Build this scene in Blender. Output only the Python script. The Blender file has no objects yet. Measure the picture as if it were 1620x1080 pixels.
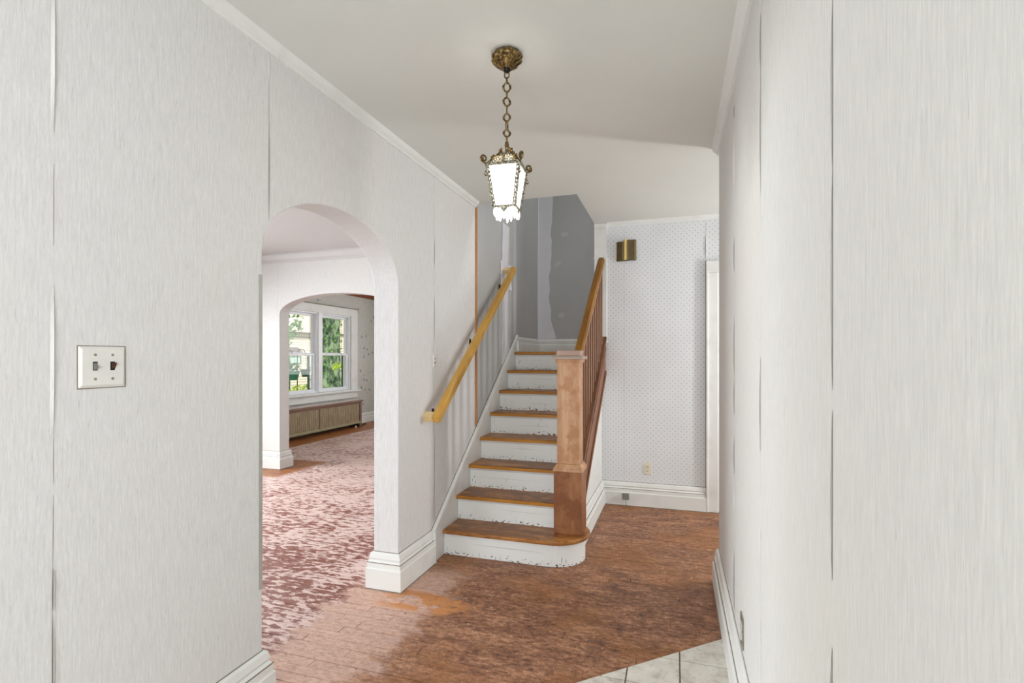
import bpy, bmesh, math, random
from mathutils import Vector, Matrix
random.seed(7)
R = math.radians
S = 1.4            # one working unit (the eye height) in metres
C = bpy.context.scene.collection

# ---------------------------------------------------------------- camera
cam_d = bpy.data.cameras.new('camera')
cam = bpy.data.objects.new('camera', cam_d); C.objects.link(cam)
cam.location = (0, 0, 1.0*S); cam.rotation_euler = (R(90), 0, R(17.6))
cam_d.sensor_width = 36; cam_d.lens = 815/1620*36; cam_d.shift_y = 25/1620
cam_d.clip_start = 0.02; cam_d.clip_end = 300
bpy.context.scene.camera = cam

# ---------------------------------------------------------------- world, sun, lights, exposure
w = bpy.data.worlds.new('world'); bpy.context.scene.world = w; w.use_nodes = True
bg = w.node_tree.nodes['Background']
sky = w.node_tree.nodes.new('ShaderNodeTexSky'); sky.sky_type = 'PREETHAM'; sky.turbidity = 6
sky.sun_direction = (0.5, -0.45, 0.75)
mixn = w.node_tree.nodes.new('ShaderNodeMixRGB'); mixn.inputs[0].default_value = 0.75
mixn.inputs[2].default_value = (0.95, 0.98, 1.0, 1)
w.node_tree.links.new(sky.outputs[0], mixn.inputs[1]); w.node_tree.links.new(mixn.outputs[0], bg.inputs[0])
bg.inputs[1].default_value = 0.95
sun_d = bpy.data.lights.new('sun', 'SUN'); sun_d.energy = 2.6; sun_d.angle = R(1.0); sun_d.color = (1, .96, .88)
sun = bpy.data.objects.new('sun', sun_d); C.objects.link(sun)
sun.rotation_euler = Vector((0.55, -0.45, 0.7)).to_track_quat('Z', 'Y').to_euler()

def area(name, loc, direction, sx, sy, power, col=(1, 1, 1), spread=180):
    d = bpy.data.lights.new(name, 'AREA'); d.shape = 'RECTANGLE'; d.size = sx*S; d.size_y = sy*S
    d.energy = power; d.color = col; d.spread = R(spread)
    o = bpy.data.objects.new(name, d); C.objects.link(o)
    o.location = Vector(loc)*S; o.rotation_euler = Vector(direction).to_track_quat('-Z', 'Y').to_euler()
    return o
area('entry_daylight', (-.38, -1.15, 1.05), (-.3, 1, 0.02), 1.0, 1.5, 68, (.97, .985, 1))
area('room_window_daylight', (-4.45, 2.35, 1.05), (1, .05, -.35), 1.9, 1.0, 150, (.93, .97, 1), 125)
area('front_room_daylight', (-2.9, -1.15, 1.1), (0, 1, -.35), 2.0, 1.1, 75, (.93, .97, 1), 120)
area('far_room_fill', (-2.6, 7.4, 1.2), (0, -1, 0), 1.6, 1.0, 50, (1, 1, 1))  # added fill to brighten the far room, no window on that wall
fd = bpy.data.lights.new('far_room_point_fill', 'POINT'); fd.energy = 26; fd.shadow_soft_size = .08  # added point fill for the window frames, hidden behind the arch, no fixture
fo = bpy.data.objects.new('far_room_point_fill', fd); C.objects.link(fo); fo.location = (-2.7*S, 5.0*S, 1.84*S)
area('side_window_daylight', (1.45, 3.13, 1.0), (-1, 0.05, 0), .14, 1.0, 34, (1, .99, .97))
area('kitchen_daylight', (1.42, 2.75, 1.25), (-1, 0.1, -.1), .6, .7, 10, (1, 1, 1))
area('upstairs_fill', (.6, 3.6, 3.3), (-1, .1, -.6), .5, .5, 26, (1, 1, 1))  # added fill to lift the stairwell drywall

sc = bpy.context.scene
sc.view_settings.view_transform = 'Standard'
try: sc.view_settings.look = 'None'
except Exception: pass
sc.view_settings.gamma = 1; sc.view_settings.exposure = 0.12; sc.view_settings.use_curve_mapping = False
sc.cycles.max_bounces = 10; sc.cycles.diffuse_bounces = 6

# ---------------------------------------------------------------- node helpers
def lin(c):
    f = lambda v: (v/12.92 if v <= .04045 else ((v+.055)/1.055)**2.4)
    return (f(c[0]/255), f(c[1]/255), f(c[2]/255), 1)
class NT:
    def __init__(s, name):
        s.m = bpy.data.materials.new(name); s.m.use_nodes = True
        s.t = s.m.node_tree; s.b = s.t.nodes['Principled BSDF']; s._p = None
    def n(s, k, **kw):
        x = s.t.nodes.new(k)
        for a, b in kw.items(): setattr(x, a, b)
        return x
    def put(s, sock, v):
        if hasattr(v, 'links') or isinstance(v, bpy.types.NodeSocket): s.t.links.new(v, sock)
        else: sock.default_value = v
    def pos(s):
        if s._p is None:
            g = s.n('ShaderNodeNewGeometry'); d = s.n('ShaderNodeVectorMath', operation='SCALE')
            s.t.links.new(g.outputs['Position'], d.inputs[0]); d.inputs['Scale'].default_value = 1/S
            s._p = d.outputs[0]
        return s._p
    def scaled(s, sc_, vec=None):
        d = s.n('ShaderNodeVectorMath', operation='MULTIPLY')
        s.t.links.new(vec or s.pos(), d.inputs[0]); d.inputs[1].default_value = sc_; return d.outputs[0]
    def xyz(s):
        x = s.n('ShaderNodeSeparateXYZ'); s.t.links.new(s.pos(), x.inputs[0]); return x.outputs
    def noise(s, sc_, detail=3, rough=.55, vec=None, dist=0):
        x = s.n('ShaderNodeTexNoise'); s.t.links.new(s.scaled(sc_, vec), x.inputs['Vector'])
        x.inputs['Scale'].default_value = 1; x.inputs['Detail'].default_value = detail
        x.inputs['Roughness'].default_value = rough; x.inputs['Distortion'].default_value = dist
        return x.outputs[0]
    def vor(s, sc_, rnd=1.0, vec=None, out='Distance'):
        x = s.n('ShaderNodeTexVoronoi'); s.t.links.new(s.scaled(sc_, vec), x.inputs['Vector'])
        x.inputs['Scale'].default_value = 1; x.inputs['Randomness'].default_value = rnd; return x.outputs[out]
    def ramp(s, fac, stops):
        x = s.n('ShaderNodeValToRGB'); s.put(x.inputs[0], fac); e = x.color_ramp.elements
        while len(e) < len(stops): e.new(.5)
        for i, (p, c) in enumerate(stops):
            e[i].position = p; e[i].color = c if len(c) == 4 else lin(c)
        return x.outputs[0]
    def step(s, v, a, b):
        x = s.n('ShaderNodeMapRange'); s.put(x.inputs[0], v); x.interpolation_type = 'SMOOTHSTEP'
        x.inputs[1].default_value = a; x.inputs[2].default_value = b; return x.outputs[0]
    def math(s, op, a, b=0.0):
        x = s.n('ShaderNodeMath', operation=op); s.put(x.inputs[0], a); s.put(x.inputs[1], b); return x.outputs[0]
    def mix(s, fac, a, b, mode='MIX'):
        x = s.n('ShaderNodeMixRGB', blend_type=mode); s.put(x.inputs[0], fac)
        s.put(x.inputs[1], lin(a) if isinstance(a, tuple) and len(a) == 3 else a)
        s.put(x.inputs[2], lin(b) if isinstance(b, tuple) and len(b) == 3 else b); return x.outputs[0]
    def bump(s, h, strength=.3, dist=.004):
        x = s.n('ShaderNodeBump'); x.inputs['Strength'].default_value = strength
        x.inputs['Distance'].default_value = dist; s.put(x.inputs['Height'], h)
        s.t.links.new(x.outputs[0], s.b.inputs['Normal'])
    def done(s, col, rough=.6, metal=0, spec=.5, **kw):
        s.put(s.b.inputs['Base Color'], lin(col) if isinstance(col, tuple) and len(col) == 3 else col)
        s.put(s.b.inputs['Roughness'], rough); s.put(s.b.inputs['Metallic'], metal)
        s.put(s.b.inputs['Specular IOR Level'], spec)
        for k, v in kw.items(): s.put(s.b.inputs[k.replace('_', ' ')], v)
        return s.m
WHITE = (1, 1, 1, 1); BLACK = (0, 0, 0, 1)

def m_plain(name, c, rough=.5, metal=0, var=.08, sc_=30, bump=0):
    t = NT(name); n = t.noise((sc_,)*3, 4)
    col = t.mix(n, tuple(max(0, v*(1-var)) for v in c), tuple(min(255, v*(1+var)) for v in c))
    if bump: t.bump(n, bump, .003)
    return t.done(col, rough, metal)

def m_fibre(name, c0, c1, warm=(222, 217, 205)):
    """vertical fibre textured painted paper"""
    t = NT(name)
    a = t.noise((230, 230, 16), 4, .7); b = t.noise((620, 620, 60), 2); g = t.noise((1.6, 1.6, 1.3), 3)
    k = t.math('ADD', t.math('MULTIPLY', a, .65), t.math('MULTIPLY', b, .35))
    col = t.ramp(k, [(.30, c0), (.66, c1)])
    col = t.mix(t.math('MULTIPLY', t.step(g, .5, .75), .35), col, warm)
    sl = t.noise((300, 300, 34), 1, .5)
    col = t.mix(t.math('MULTIPLY', t.step(sl, .72, .78), .35), col, (170, 168, 165))
    t.bump(k, .13, .003)
    return t.done(col, .75, spec=.25)

def m_paint(name, c=(226, 228, 226), chips=0.0, dirt=.35):
    t = NT(name); g = t.noise((7, 7, 7), 4); f = t.noise((90, 90, 90), 3)
    col = t.mix(t.math('MULTIPLY', t.step(g, .5, .8), dirt), c, (190, 188, 176))
    if chips:
        n1 = t.noise((75, 75, 110), 2, .6); n2 = t.noise((6, 6, 6), 2)
        # chips cluster along the bottom of every board (generated z of the mesh)
        tc = t.n('ShaderNodeTexCoord'); sp = t.n('ShaderNodeSeparateXYZ'); t.t.links.new(tc.outputs['Generated'], sp.inputs[0])
        low = t.step(sp.outputs[2], .42, 0.0)
        th = t.math('ADD', t.math('ADD', n1, t.math('MULTIPLY', low, .17*chips)), t.math('MULTIPLY', n2, .1))
        col = t.mix(t.step(th, .80, .83), col, (86, 70, 58))
        n3 = t.noise((160, 160, 14), 1, .5)
        col = t.mix(t.step(n3, .745, .765), col, (96, 88, 80))
    t.bump(f, .12, .002)
    return t.done(col, .45, spec=.4)

def m_wood(name, stops, axis='x', sc_=22, rough=.42, stain=None, stretch=12, pale=False):
    t = NT(name); v = {'x': (sc_/stretch, sc_, sc_), 'y': (sc_, sc_/stretch, sc_/stretch), 'z': (sc_, sc_, sc_/stretch)}[axis]
    a = t.noise(v, 5, .6, dist=.6); b = t.noise(tuple(q*7 for q in v), 3, .6)
    k = t.math('ADD', t.math('MULTIPLY', a, .7), t.math('MULTIPLY', b, .3))
    col = t.ramp(k, stops)
    if stain:
        s_ = t.noise((11, 11, 11), 5, .65); col = t.mix(t.math('MULTIPLY', t.step(s_, .46, .60), .8), col, stain)
        s2 = t.noise((14, 15, 13), 4, .65)
        if pale: col = t.mix(t.math('MULTIPLY', t.step(s2, .54, .66), .5), col, tuple(min(255, q_*1.5+25) for q_ in stain))
    t.bump(b, .12, .002)
    return t.done(col, rough, spec=.4)

MAT = {}
MAT['paper'] = m_fibre('painted_fibre_wallpaper', (202, 202, 200), (223, 223, 221))
MAT['paper_left'] = m_fibre('painted_fibre_wallpaper_left', (204, 204, 204), (227, 227, 228))
t = NT('joint_gap'); MAT['gap'] = t.done((136, 129, 116), .9)
t = NT('ceiling_plaster'); k = t.noise((160, 160, 160), 3); g = t.noise((2, 2, 2), 3)
t.bump(k, .2, .002); MAT['ceil'] = t.done(t.mix(g, (212, 214, 209), (224, 225, 221)), .85, spec=.2)
MAT['white'] = m_paint('old_white_paint')
MAT['frontgrey'] = m_paint('front_room_ceiling_grey', (196, 195, 194))  # greyer than the hall ceiling, for the front room ceiling and crown
MAT['riser'] = m_paint('chipped_white_paint', (228, 231, 230), chips=1.0, dirt=.15)
t = NT('grey_drywall'); g = t.noise((3, 3, 2), 4); k = t.noise((60, 60, 60), 2)
t.bump(k, .05, .002); MAT['dry'] = t.done(t.mix(g, (164, 165, 164), (188, 188, 187)), .85, spec=.2)
MAT['mud'] = m_plain('joint_compound_white', (214, 214, 218), .8, var=.03, sc_=12)
# dotted wallpaper: small blue grey dots on a staggered lattice
t = NT('dotted_wallpaper'); x, y, z = t.xyz()
u_ = t.math('MULTIPLY', t.math('ADD', x, z), 1/.0352); v_ = t.math('MULTIPLY', t.math('SUBTRACT', x, z), 1/.0352)
du = t.math('SUBTRACT', t.math('FRACT', u_), .5); dv = t.math('SUBTRACT', t.math('FRACT', v_), .5)
dd = t.math('SQRT', t.math('ADD', t.math('MULTIPLY', du, du), t.math('MULTIPLY', dv, dv)))
dot = t.step(dd, .175, .10); f = t.noise((5, 5, 5), 3); hz = t.noise((60, 60, 60), 2)
base = t.mix(f, (214, 217, 220), (230, 232, 235))
col = t.mix(t.math('MULTIPLY', dot, t.math('ADD', t.math('MULTIPLY', hz, .5), .30)), base, (120, 130, 150))
MAT['dots'] = t.done(col, .6)
t = NT('floral_wallpaper'); d1 = t.vor((9, 9, 9)); d2 = t.vor((24, 24, 24)); f = t.noise((30, 30, 30), 4)
base = t.mix(f, (178, 178, 172), (206, 206, 200)); col = t.mix(t.step(d1, .24, .16), base, (142, 148, 158))
col = t.mix(t.math('MULTIPLY', t.step(d2, .26, .16), .5), col, (165, 150, 140)); MAT['floral'] = t.done(col, .7)

TREAD = [(.32, (84, 50, 20)), (.48, (146, 94, 42)), (.62, (188, 134, 72)), (.7, (206, 158, 100))]
MAT['tread'] = m_wood('worn_oak_tread', TREAD, 'x', 16, .4, stain=(112, 68, 34), stretch=8, pale=True)
MAT['nosing'] = m_wood('varnished_oak_edge', [(.3, (140, 88, 22)), (.6, (192, 132, 48)), (.75, (206, 150, 66))], 'x', 30, .35, stretch=10)
MAT['newel'] = m_wood('stripped_pale_oak', [(.3, (160, 116, 82)), (.5, (190, 148, 112)), (.7, (208, 170, 136))], 'z', 26, .5, stain=(170, 120, 78), stretch=9)
MAT['newel_base'] = m_wood('newel_base_oak', [(.3, (112, 72, 44)), (.5, (146, 96, 60)), (.7, (168, 118, 78))], 'z', 20, .45, stain=(124, 74, 44), stretch=6)
MAT['rail'] = m_wood('varnished_handrail', [(.3, (96, 58, 4)), (.55, (146, 96, 14)), (.75, (176, 120, 30))], 'y', 18, .28, stretch=8)
MAT['baluster'] = m_wood('brown_baluster_wood', [(.3, (108, 74, 54)), (.6, (146, 104, 76)), (.8, (166, 118, 84))], 'z', 26, .45)
MAT['shoe'] = m_wood('brown_stringer_wood', [(.3, (98, 64, 42)), (.6, (140, 94, 66)), (.8, (164, 114, 82))], 'y', 26, .45)
MAT['pine'] = m_wood('golden_pine_rail', [(.3, (176, 128, 48)), (.55, (208, 162, 78)), (.75, (224, 184, 104))], 'y', 24, .4, stretch=10)
MAT['pine_end'] = m_plain('sawn_pine_end', (226, 198, 148), .7, var=.08, sc_=60)
MAT['trimwood'] = m_wood('orange_trim_wood', [(.3, (150, 96, 48)), (.55, (186, 128, 70)), (.75, (204, 148, 88))], 'z', 30, .45, stretch=14)
MAT['brownmould'] = m_wood('red_brown_crown_wood', [(.3, (96, 52, 34)), (.6, (140, 80, 54)), (.8, (160, 98, 68))], 'y', 24, .5)
MAT['cover'] = m_wood('radiator_cover_wood', [(.3, (112, 88, 76)), (.6, (140, 112, 98)), (.8, (156, 128, 112))], 'y', 20, .3)
MAT['covertop'] = m_wood('radiator_cover_top', [(.3, (178, 164, 160)), (.6, (204, 192, 188)), (.8, (220, 210, 206))], 'y', 20, .3)
# woven cane like grille
t = NT('woven_grille'); x, y, z = t.xyz(); sy = t.math('SINE', t.math('MULTIPLY', y, 180)); sz = t.math('SINE', t.math('MULTIPLY', z, 420))
k = t.math('MULTIPLY', sy, sz); n = t.noise((30, 60, 8), 3)
col = t.ramp(t.math('ADD', t.math('MULTIPLY', k, .3), n), [(.25, (112, 98, 76)), (.55, (158, 142, 112)), (.85, (190, 174, 142))])
t.bump(k, .5, .003); MAT['grille'] = t.done(col, .6)
MAT['grillebase'] = m_plain('radiator_cover_base', (158, 148, 116), .5)

# the old floor: oak boards under the residue of a glued down carpet
t = NT('floorboards'); x, y, z = t.xyz()
at = t.n('ShaderNodeAttribute', attribute_name='tone'); tone = at.outputs['Fac']
gr = t.noise((5, 60, 20), 5, .6, dist=.5)
oak = t.ramp(t.math('ADD', t.math('MULTIPLY', gr, .7), t.math('MULTIPLY', tone, .3)), [(.3, (124, 70, 34)), (.5, (168, 104, 56)), (.7, (196, 134, 82))])
n1 = t.noise((7, 13, 7), 6, .68); n2 = t.noise((38, 62, 38), 6, .75); n3 = t.noise((2.2, 2.6, 2), 3)
r1 = t.ramp(t.math('ADD', t.math('MULTIPLY', n1, .4), t.math('MULTIPLY', n2, .6)),
            [(.35, (58, 38, 28)), (.43, (112, 72, 52)), (.51, (150, 104, 76)), (.60, (196, 148, 114))])
r1 = t.mix(t.math('MULTIPLY', t.step(n3, .45, .62), .45), r1, t.mix(n2, (120, 70, 22), (184, 122, 58)))
hall = t.mix(t.step(t.math('ADD', t.math('MULTIPLY', n1, .6), t.math('MULTIPLY', n3, .4)), .64, .70), r1, oak)
# rooms: dark crumbled foam over pale boards, part scraped, part painted window glare
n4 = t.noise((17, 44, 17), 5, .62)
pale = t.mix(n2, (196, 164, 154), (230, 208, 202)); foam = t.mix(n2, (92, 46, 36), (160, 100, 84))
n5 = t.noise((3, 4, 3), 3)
thr = t.math('SUBTRACT', t.math('ADD', n4, t.math('MULTIPLY', t.step(y, 1.9, 3.6), .06)), t.math('MULTIPLY', t.math('SUBTRACT', .5, n5), .35))  # pale share grows with distance, standing in for glare on the floor
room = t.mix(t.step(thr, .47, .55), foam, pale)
wob = t.math('MULTIPLY', t.math('SUBTRACT', n3, .5), .25)
inroom = t.step(t.math('ADD', x, t.math('MULTIPLY', t.math('SUBTRACT', n1, .5), .45)), -1.28, -1.38)
# a scraped streak runs diagonally through the doorway; its pale pink is painted glare
dg = t.math('ADD', t.math('ADD', x, t.math('MULTIPLY', y, -.55)), t.math('MULTIPLY', t.math('SUBTRACT', n1, .5), .35))
streak = t.step(t.math('ADD', x, t.math('MULTIPLY', t.math('SUBTRACT', n1, .5), .55)), -.86, -1.0)
scr_glare = t.mix(n2, (192, 150, 132), (232, 206, 194))
near = t.step(y, 2.3, 2.1)
col = t.mix(t.math('MULTIPLY', t.math('MULTIPLY', streak, near), t.math('ADD', .2, t.math('MULTIPLY', n2, 1.3))), hall, t.mix(.2, scr_glare, oak))
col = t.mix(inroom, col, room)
# varnished margin that lay outside the carpet
mg = t.step(t.math('ADD', x, 4.55), .52, .46)
bare = t.ramp(gr, [(.3, (120, 66, 28)), (.6, (168, 104, 52)), (.8, (190, 128, 72))])
mg2 = t.math('MULTIPLY', t.step(t.math('ABSOLUTE', t.math('SUBTRACT', y, 3.83)), .36, .30), t.step(x, -3.12, -3.22))
mgj = t.math('MULTIPLY', t.step(t.math('ABSOLUTE', t.math('ADD', x, .97)), .24, .12), t.step(t.math('ABSOLUTE', t.math('SUBTRACT', y, 1.90)), .10, .06))
col = t.mix(t.math('MAXIMUM', mg, mg2), col, bare)
col = t.mix(t.math('MULTIPLY', mgj, t.step(n1, .42, .5)), col, (196, 132, 78))
fl = t.noise((95, 95, 95), 1, .5); col = t.mix(t.step(fl, .745, .76), col, (222, 204, 176))
fk = t.noise((70, 95, 70), 2, .5); col = t.mix(t.math('MULTIPLY', t.step(fk, .68, .72), .8), col, (42, 28, 22))
clean = t.math('MAXIMUM', mg, mg2)
hh = t.math('ADD', t.math('MULTIPLY', n2, .5), n4)
t.bump(hh, .7, .014)
rg = t.math('ADD', t.math('MULTIPLY', n2, .25), t.mix(inroom, (.42, .42, .42, 1), (.22, .22, .22, 1)))
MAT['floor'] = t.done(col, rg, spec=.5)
t = NT('under_floor'); MAT['under'] = t.done((40, 26, 18), .9)
t = NT('beige_tile'); n = t.noise((16, 16, 16), 5, .65); n2 = t.noise((60, 60, 60), 3)
col = t.ramp(n, [(.3, (176, 168, 154)), (.5, (212, 208, 198)), (.7, (226, 223, 215))])
col = t.mix(t.math('MULTIPLY', t.step(n2, .55, .75), .4), col, (150, 140, 120)); MAT['tile'] = t.done(col, .3)
MAT['grout'] = m_plain('dirty_grout', (112, 98, 78), .9)
# metals, plastics
t = NT('antique_brass'); n = t.noise((160, 160, 160), 3, .7)
col = t.ramp(n, [(.35, (46, 38, 24)), (.52, (124, 100, 62)), (.7, (196, 168, 112))]); t.bump(n, .5, .002)
MAT['brass'] = t.done(col, .35, .85)
t = NT('aged_white_gold'); n = t.noise((190, 190, 190), 3, .7)
col = t.ramp(n, [(.36, (44, 40, 30)), (.5, (128, 122, 102)), (.62, (210, 206, 190))]); t.bump(n, .5, .002)
MAT['patina'] = t.done(col, .45, .35)
MAT['darkmetal'] = m_plain('dark_iron', (44, 42, 38), .4, .8)
MAT['chime'] = m_plain('bronzed_plate', (92, 80, 52), .4, .5, var=.25, sc_=40)
MAT['chimedark'] = m_plain('bronzed_dark', (40, 32, 18), .5, .4)
MAT['gold'] = m_plain('bright_brass_tube', (222, 196, 132), .3, .5, var=.1)
MAT['plastic'] = m_plain('painted_plate', (222, 222, 218), .4, var=.03)
MAT['ivory'] = m_plain('ivory_plastic', (222, 218, 196), .4, var=.03)
MAT['hole'] = m_plain('dark_socket', (26, 20, 18), .8)
MAT['greyplastic'] = m_plain('grey_box', (122, 124, 118), .5)
MAT['steel'] = m_plain('steel_plate', (152, 150, 138), .35, .6)
MAT['vinyl'] = m_plain('white_vinyl', (236, 238, 244), .35, var=.02)
t = NT('lit_frosted_glass'); n = t.noise((30, 30, 30), 2)
t.put(t.b.inputs['Emission Color'], (1, .985, .96, 1)); t.b.inputs['Emission Strength'].default_value = 2.2
MAT['glow'] = t.done((245, 244, 240), .3)
t = NT('lit_crystal'); t.put(t.b.inputs['Emission Color'], (1, .97, .93, 1)); t.b.inputs['Emission Strength'].default_value = 1.0
MAT['crystal'] = t.done((240, 236, 232), .1)
t = NT('window_glass'); gl = t.t.nodes.new('ShaderNodeBsdfGlossy'); gl.inputs['Roughness'].default_value = .02
tr = t.t.nodes.new('ShaderNodeBsdfTransparent'); mx = t.t.nodes.new('ShaderNodeMixShader'); mx.inputs[0].default_value = .03
t.t.links.new(tr.outputs[0], mx.inputs[1]); t.t.links.new(gl.outputs[0], mx.inputs[2])
t.t.links.new(mx.outputs[0], t.t.nodes['Material Output'].inputs[0]); MAT['glass'] = t.m
# outside
MAT['siding'] = m_plain('cream_siding', (236, 220, 206), .8, var=.03, sc_=2)
MAT['roof'] = m_plain('grey_brown_roof', (112, 100, 96), .9)
MAT['greenpaint'] = m_plain('green_painted_wood', (70, 120, 104), .6)
MAT['pot'] = m_plain('dark_green_pot', (38, 94, 76), .5)
MAT['lawn'] = m_plain('lawn_grass', (128, 158, 84), .9, var=.3, sc_=8)
def m_leaf(name, a, b):
    t = NT(name); n = t.noise((9, 9, 9), 3)
    return t.done(t.mix(t.step(n, .35, .65), a, b), .8, spec=.1)
MAT['leaf'] = m_leaf('bright_leaf', (60, 120, 44), (130, 190, 80))
MAT['leafdark'] = m_leaf('dark_leaf', (30, 80, 50), (66, 128, 80))
MAT['leafyellow'] = m_leaf('yellow_leaf', (150, 180, 40), (208, 220, 100))
t = NT('mossy_bark'); n = t.noise((16, 16, 8), 6, .75); v = t.vor((12, 12, 6))
col = t.ramp(t.math('ADD', t.math('MULTIPLY', n, .7), t.math('MULTIPLY', v, .3)), [(.34, (30, 54, 46)), (.47, (76, 100, 74)), (.60, (150, 168, 132))])
t.bump(n, .8, .03); MAT['bark'] = t.done(col, .9)

# ---------------------------------------------------------------- mesh helpers (all coordinates in eye heights)
ORG = {}
class M:
    def __init__(s): s.v = []; s.f = []; s.mi = []; s.cur = 0
    def add(s, vs, fs):
        b = len(s.v); s.v += [tuple(p) for p in vs]; s.f += [tuple(i+b for i in q) for q in fs]; s.mi += [s.cur]*len(fs); return s
    def box(s, x0, y0, z0, x1, y1, z1):
        return s.add([(x0,y0,z0),(x1,y0,z0),(x1,y1,z0),(x0,y1,z0),(x0,y0,z1),(x1,y0,z1),(x1,y1,z1),(x0,y1,z1)],
                     [(0,3,2,1),(4,5,6,7),(0,1,5,4),(1,2,6,5),(2,3,7,6),(3,0,4,7)])
    def prism(s, poly, axis, a, b):
        P = {'x': lambda p, q: (q, p[0], p[1]), 'y': lambda p, q: (p[0], q, p[1]), 'z': lambda p, q: (p[0], p[1], q)}[axis]
        n = len(poly)
        return s.add([P(p, a) for p in poly]+[P(p, b) for p in poly],
                     [tuple(range(n)), tuple(range(2*n-1, n-1, -1))]+[(i, (i+1) % n, (i+1) % n+n, i+n) for i in range(n)])
    def tube(s, pts, r, n=8, closed=False, flat=1.0):
        pts = [Vector(p) for p in pts]; k = len(pts); rr = r if isinstance(r, (list, tuple)) else [r]*k
        vs = []; prev = None
        for i, p in enumerate(pts):
            if closed: d = pts[(i+1) % k]-pts[i-1]
            else: d = pts[min(i+1, k-1)]-pts[max(i-1, 0)]
            d.normalize()
            if prev is None:
                up = Vector((0, 0, 1)) if abs(d.z) < .9 else Vector((1, 0, 0)); a = d.cross(up).normalized()
            else: a = (prev-d*prev.dot(d)).normalized()
            prev = a; b_ = d.cross(a)
            for j in range(n):
                th = 2*math.pi*j/n; vs.append(p+(a*math.cos(th)+b_*math.sin(th)*flat)*rr[i])
        fs = []
        for i in range(k if closed else k-1):
            for j in range(n):
                i2 = (i+1) % k; fs.append((i*n+j, i*n+(j+1) % n, i2*n+(j+1) % n, i2*n+j))
        if not closed: fs += [tuple(range(n-1, -1, -1)), tuple(range((k-1)*n, k*n))]
        return s.add(vs, fs)
    def lathe(s, prof, cx, cy, n=24, flute=0, amp=0):
        vs = []; fs = []
        for (r, z) in prof:
            for j in range(n):
                th = 2*math.pi*j/n; q = r*(1+amp*math.cos(flute*th)) if flute else r
                vs.append((cx+q*math.cos(th), cy+q*math.sin(th), z))
        for i in range(len(prof)-1):
            for j in range(n): fs.append((i*n+j, i*n+(j+1) % n, (i+1)*n+(j+1) % n, (i+1)*n+j))
        fs += [tuple(range(n-1, -1, -1)), tuple(range((len(prof)-1)*n, len(prof)*n))]
        return s.add(vs, fs)
    def sweep(s, prof, path, side=1):
        """profile (d, z) carried along a plan path with mitred corners; side=1: to the right of the path"""
        P = [Vector((p[0], p[1])) for p in path]; n = len(P); k = len(prof); vs = []
        nm = []
        for i in range(n-1):
            t_ = (P[i+1]-P[i]).normalized(); nm.append(Vector((t_.y, -t_.x))*side)
        for i in range(n):
            if i == 0: m = nm[0]
            elif i == n-1: m = nm[-1]
            else:
                m = (nm[i-1]+nm[i]).normalized(); m = m/max(.2, m.dot(nm[i]))
            for d, z in prof: vs.append((P[i].x+m.x*d, P[i].y+m.y*d, z))
        fs = []
        for i in range(n-1):
            for j in range(k): fs.append((i*k+j, i*k+(j+1) % k, (i+1)*k+(j+1) % k, (i+1)*k+j))
        fs += [tuple(range(k)), tuple(range(n*k-1, (n-1)*k-1, -1))]
        return s.add(vs, fs)
    def mesh(s, name, mats, org=(0, 0, 0), smooth=False, tones=None):
        me = bpy.data.meshes.new(name)
        o = Vector(org)
        me.from_pydata([tuple((Vector(p)-o)*S) for p in s.v], [], s.f)
        for m_ in (mats if isinstance(mats, (list, tuple)) else [mats]): me.materials.append(m_)
        for p, q in zip(me.polygons, s.mi): p.material_index = q; p.use_smooth = smooth
        bm = bmesh.new(); bm.from_mesh(me); bmesh.ops.recalc_face_normals(bm, faces=bm.faces); bm.to_mesh(me); bm.free()
        if tones is not None:
            a = me.attributes.new('tone', 'FLOAT', 'FACE')
            for i in range(len(me.polygons)): a.data[i].value = tones[i] if isinstance(tones, list) else tones
        me.update(); return me
    def build(s, name, mats, parent=None, org=None, smooth=False, bevel=0, seg=2, kind=None, tones=None):
        porg = ORG.get(parent.name, Vector((0, 0, 0))) if parent else Vector((0, 0, 0))
        o_ = Vector(org) if org is not None else (porg if parent else Vector(s.v[0]))
        if kind == 'structure' and parent is None and org is None: o_ = Vector((0, 0, 0))
        me = s.mesh(name, mats, o_, smooth, tones)
        ob = link(name, me, parent, o_)
        if bevel:
            b = ob.modifiers.new('bevel', 'BEVEL'); b.width = bevel*S; b.segments = seg; b.limit_method = 'ANGLE'; b.angle_limit = R(35)
        if kind: ob['kind'] = kind
        return ob
def link(name, me, parent, o_):
    ob = bpy.data.objects.new(name, me); C.objects.link(ob)
    porg = ORG.get(parent.name, Vector((0, 0, 0))) if parent else Vector((0, 0, 0))
    ob.parent = parent; ob.location = (Vector(o_)-porg)*S; ORG[ob.name] = Vector(o_); return ob
def thing(name, label, cat, org, group=None):
    o = bpy.data.objects.new(name, None); C.objects.link(o); o.empty_display_size = .05
    o.location = Vector(org)*S; ORG[o.name] = Vector(org); o['label'] = label; o['category'] = cat
    if group: o['group'] = group
    return o
def tag(o, label, cat, group=None, kind=None):
    o['label'] = label; o['category'] = cat
    if group: o['group'] = group
    if kind: o['kind'] = kind
    return o
def struct(mm, name, mats, parent=None, **kw):
    return mm.build(name, mats, parent, kind=None if parent else 'structure', **kw)
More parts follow.
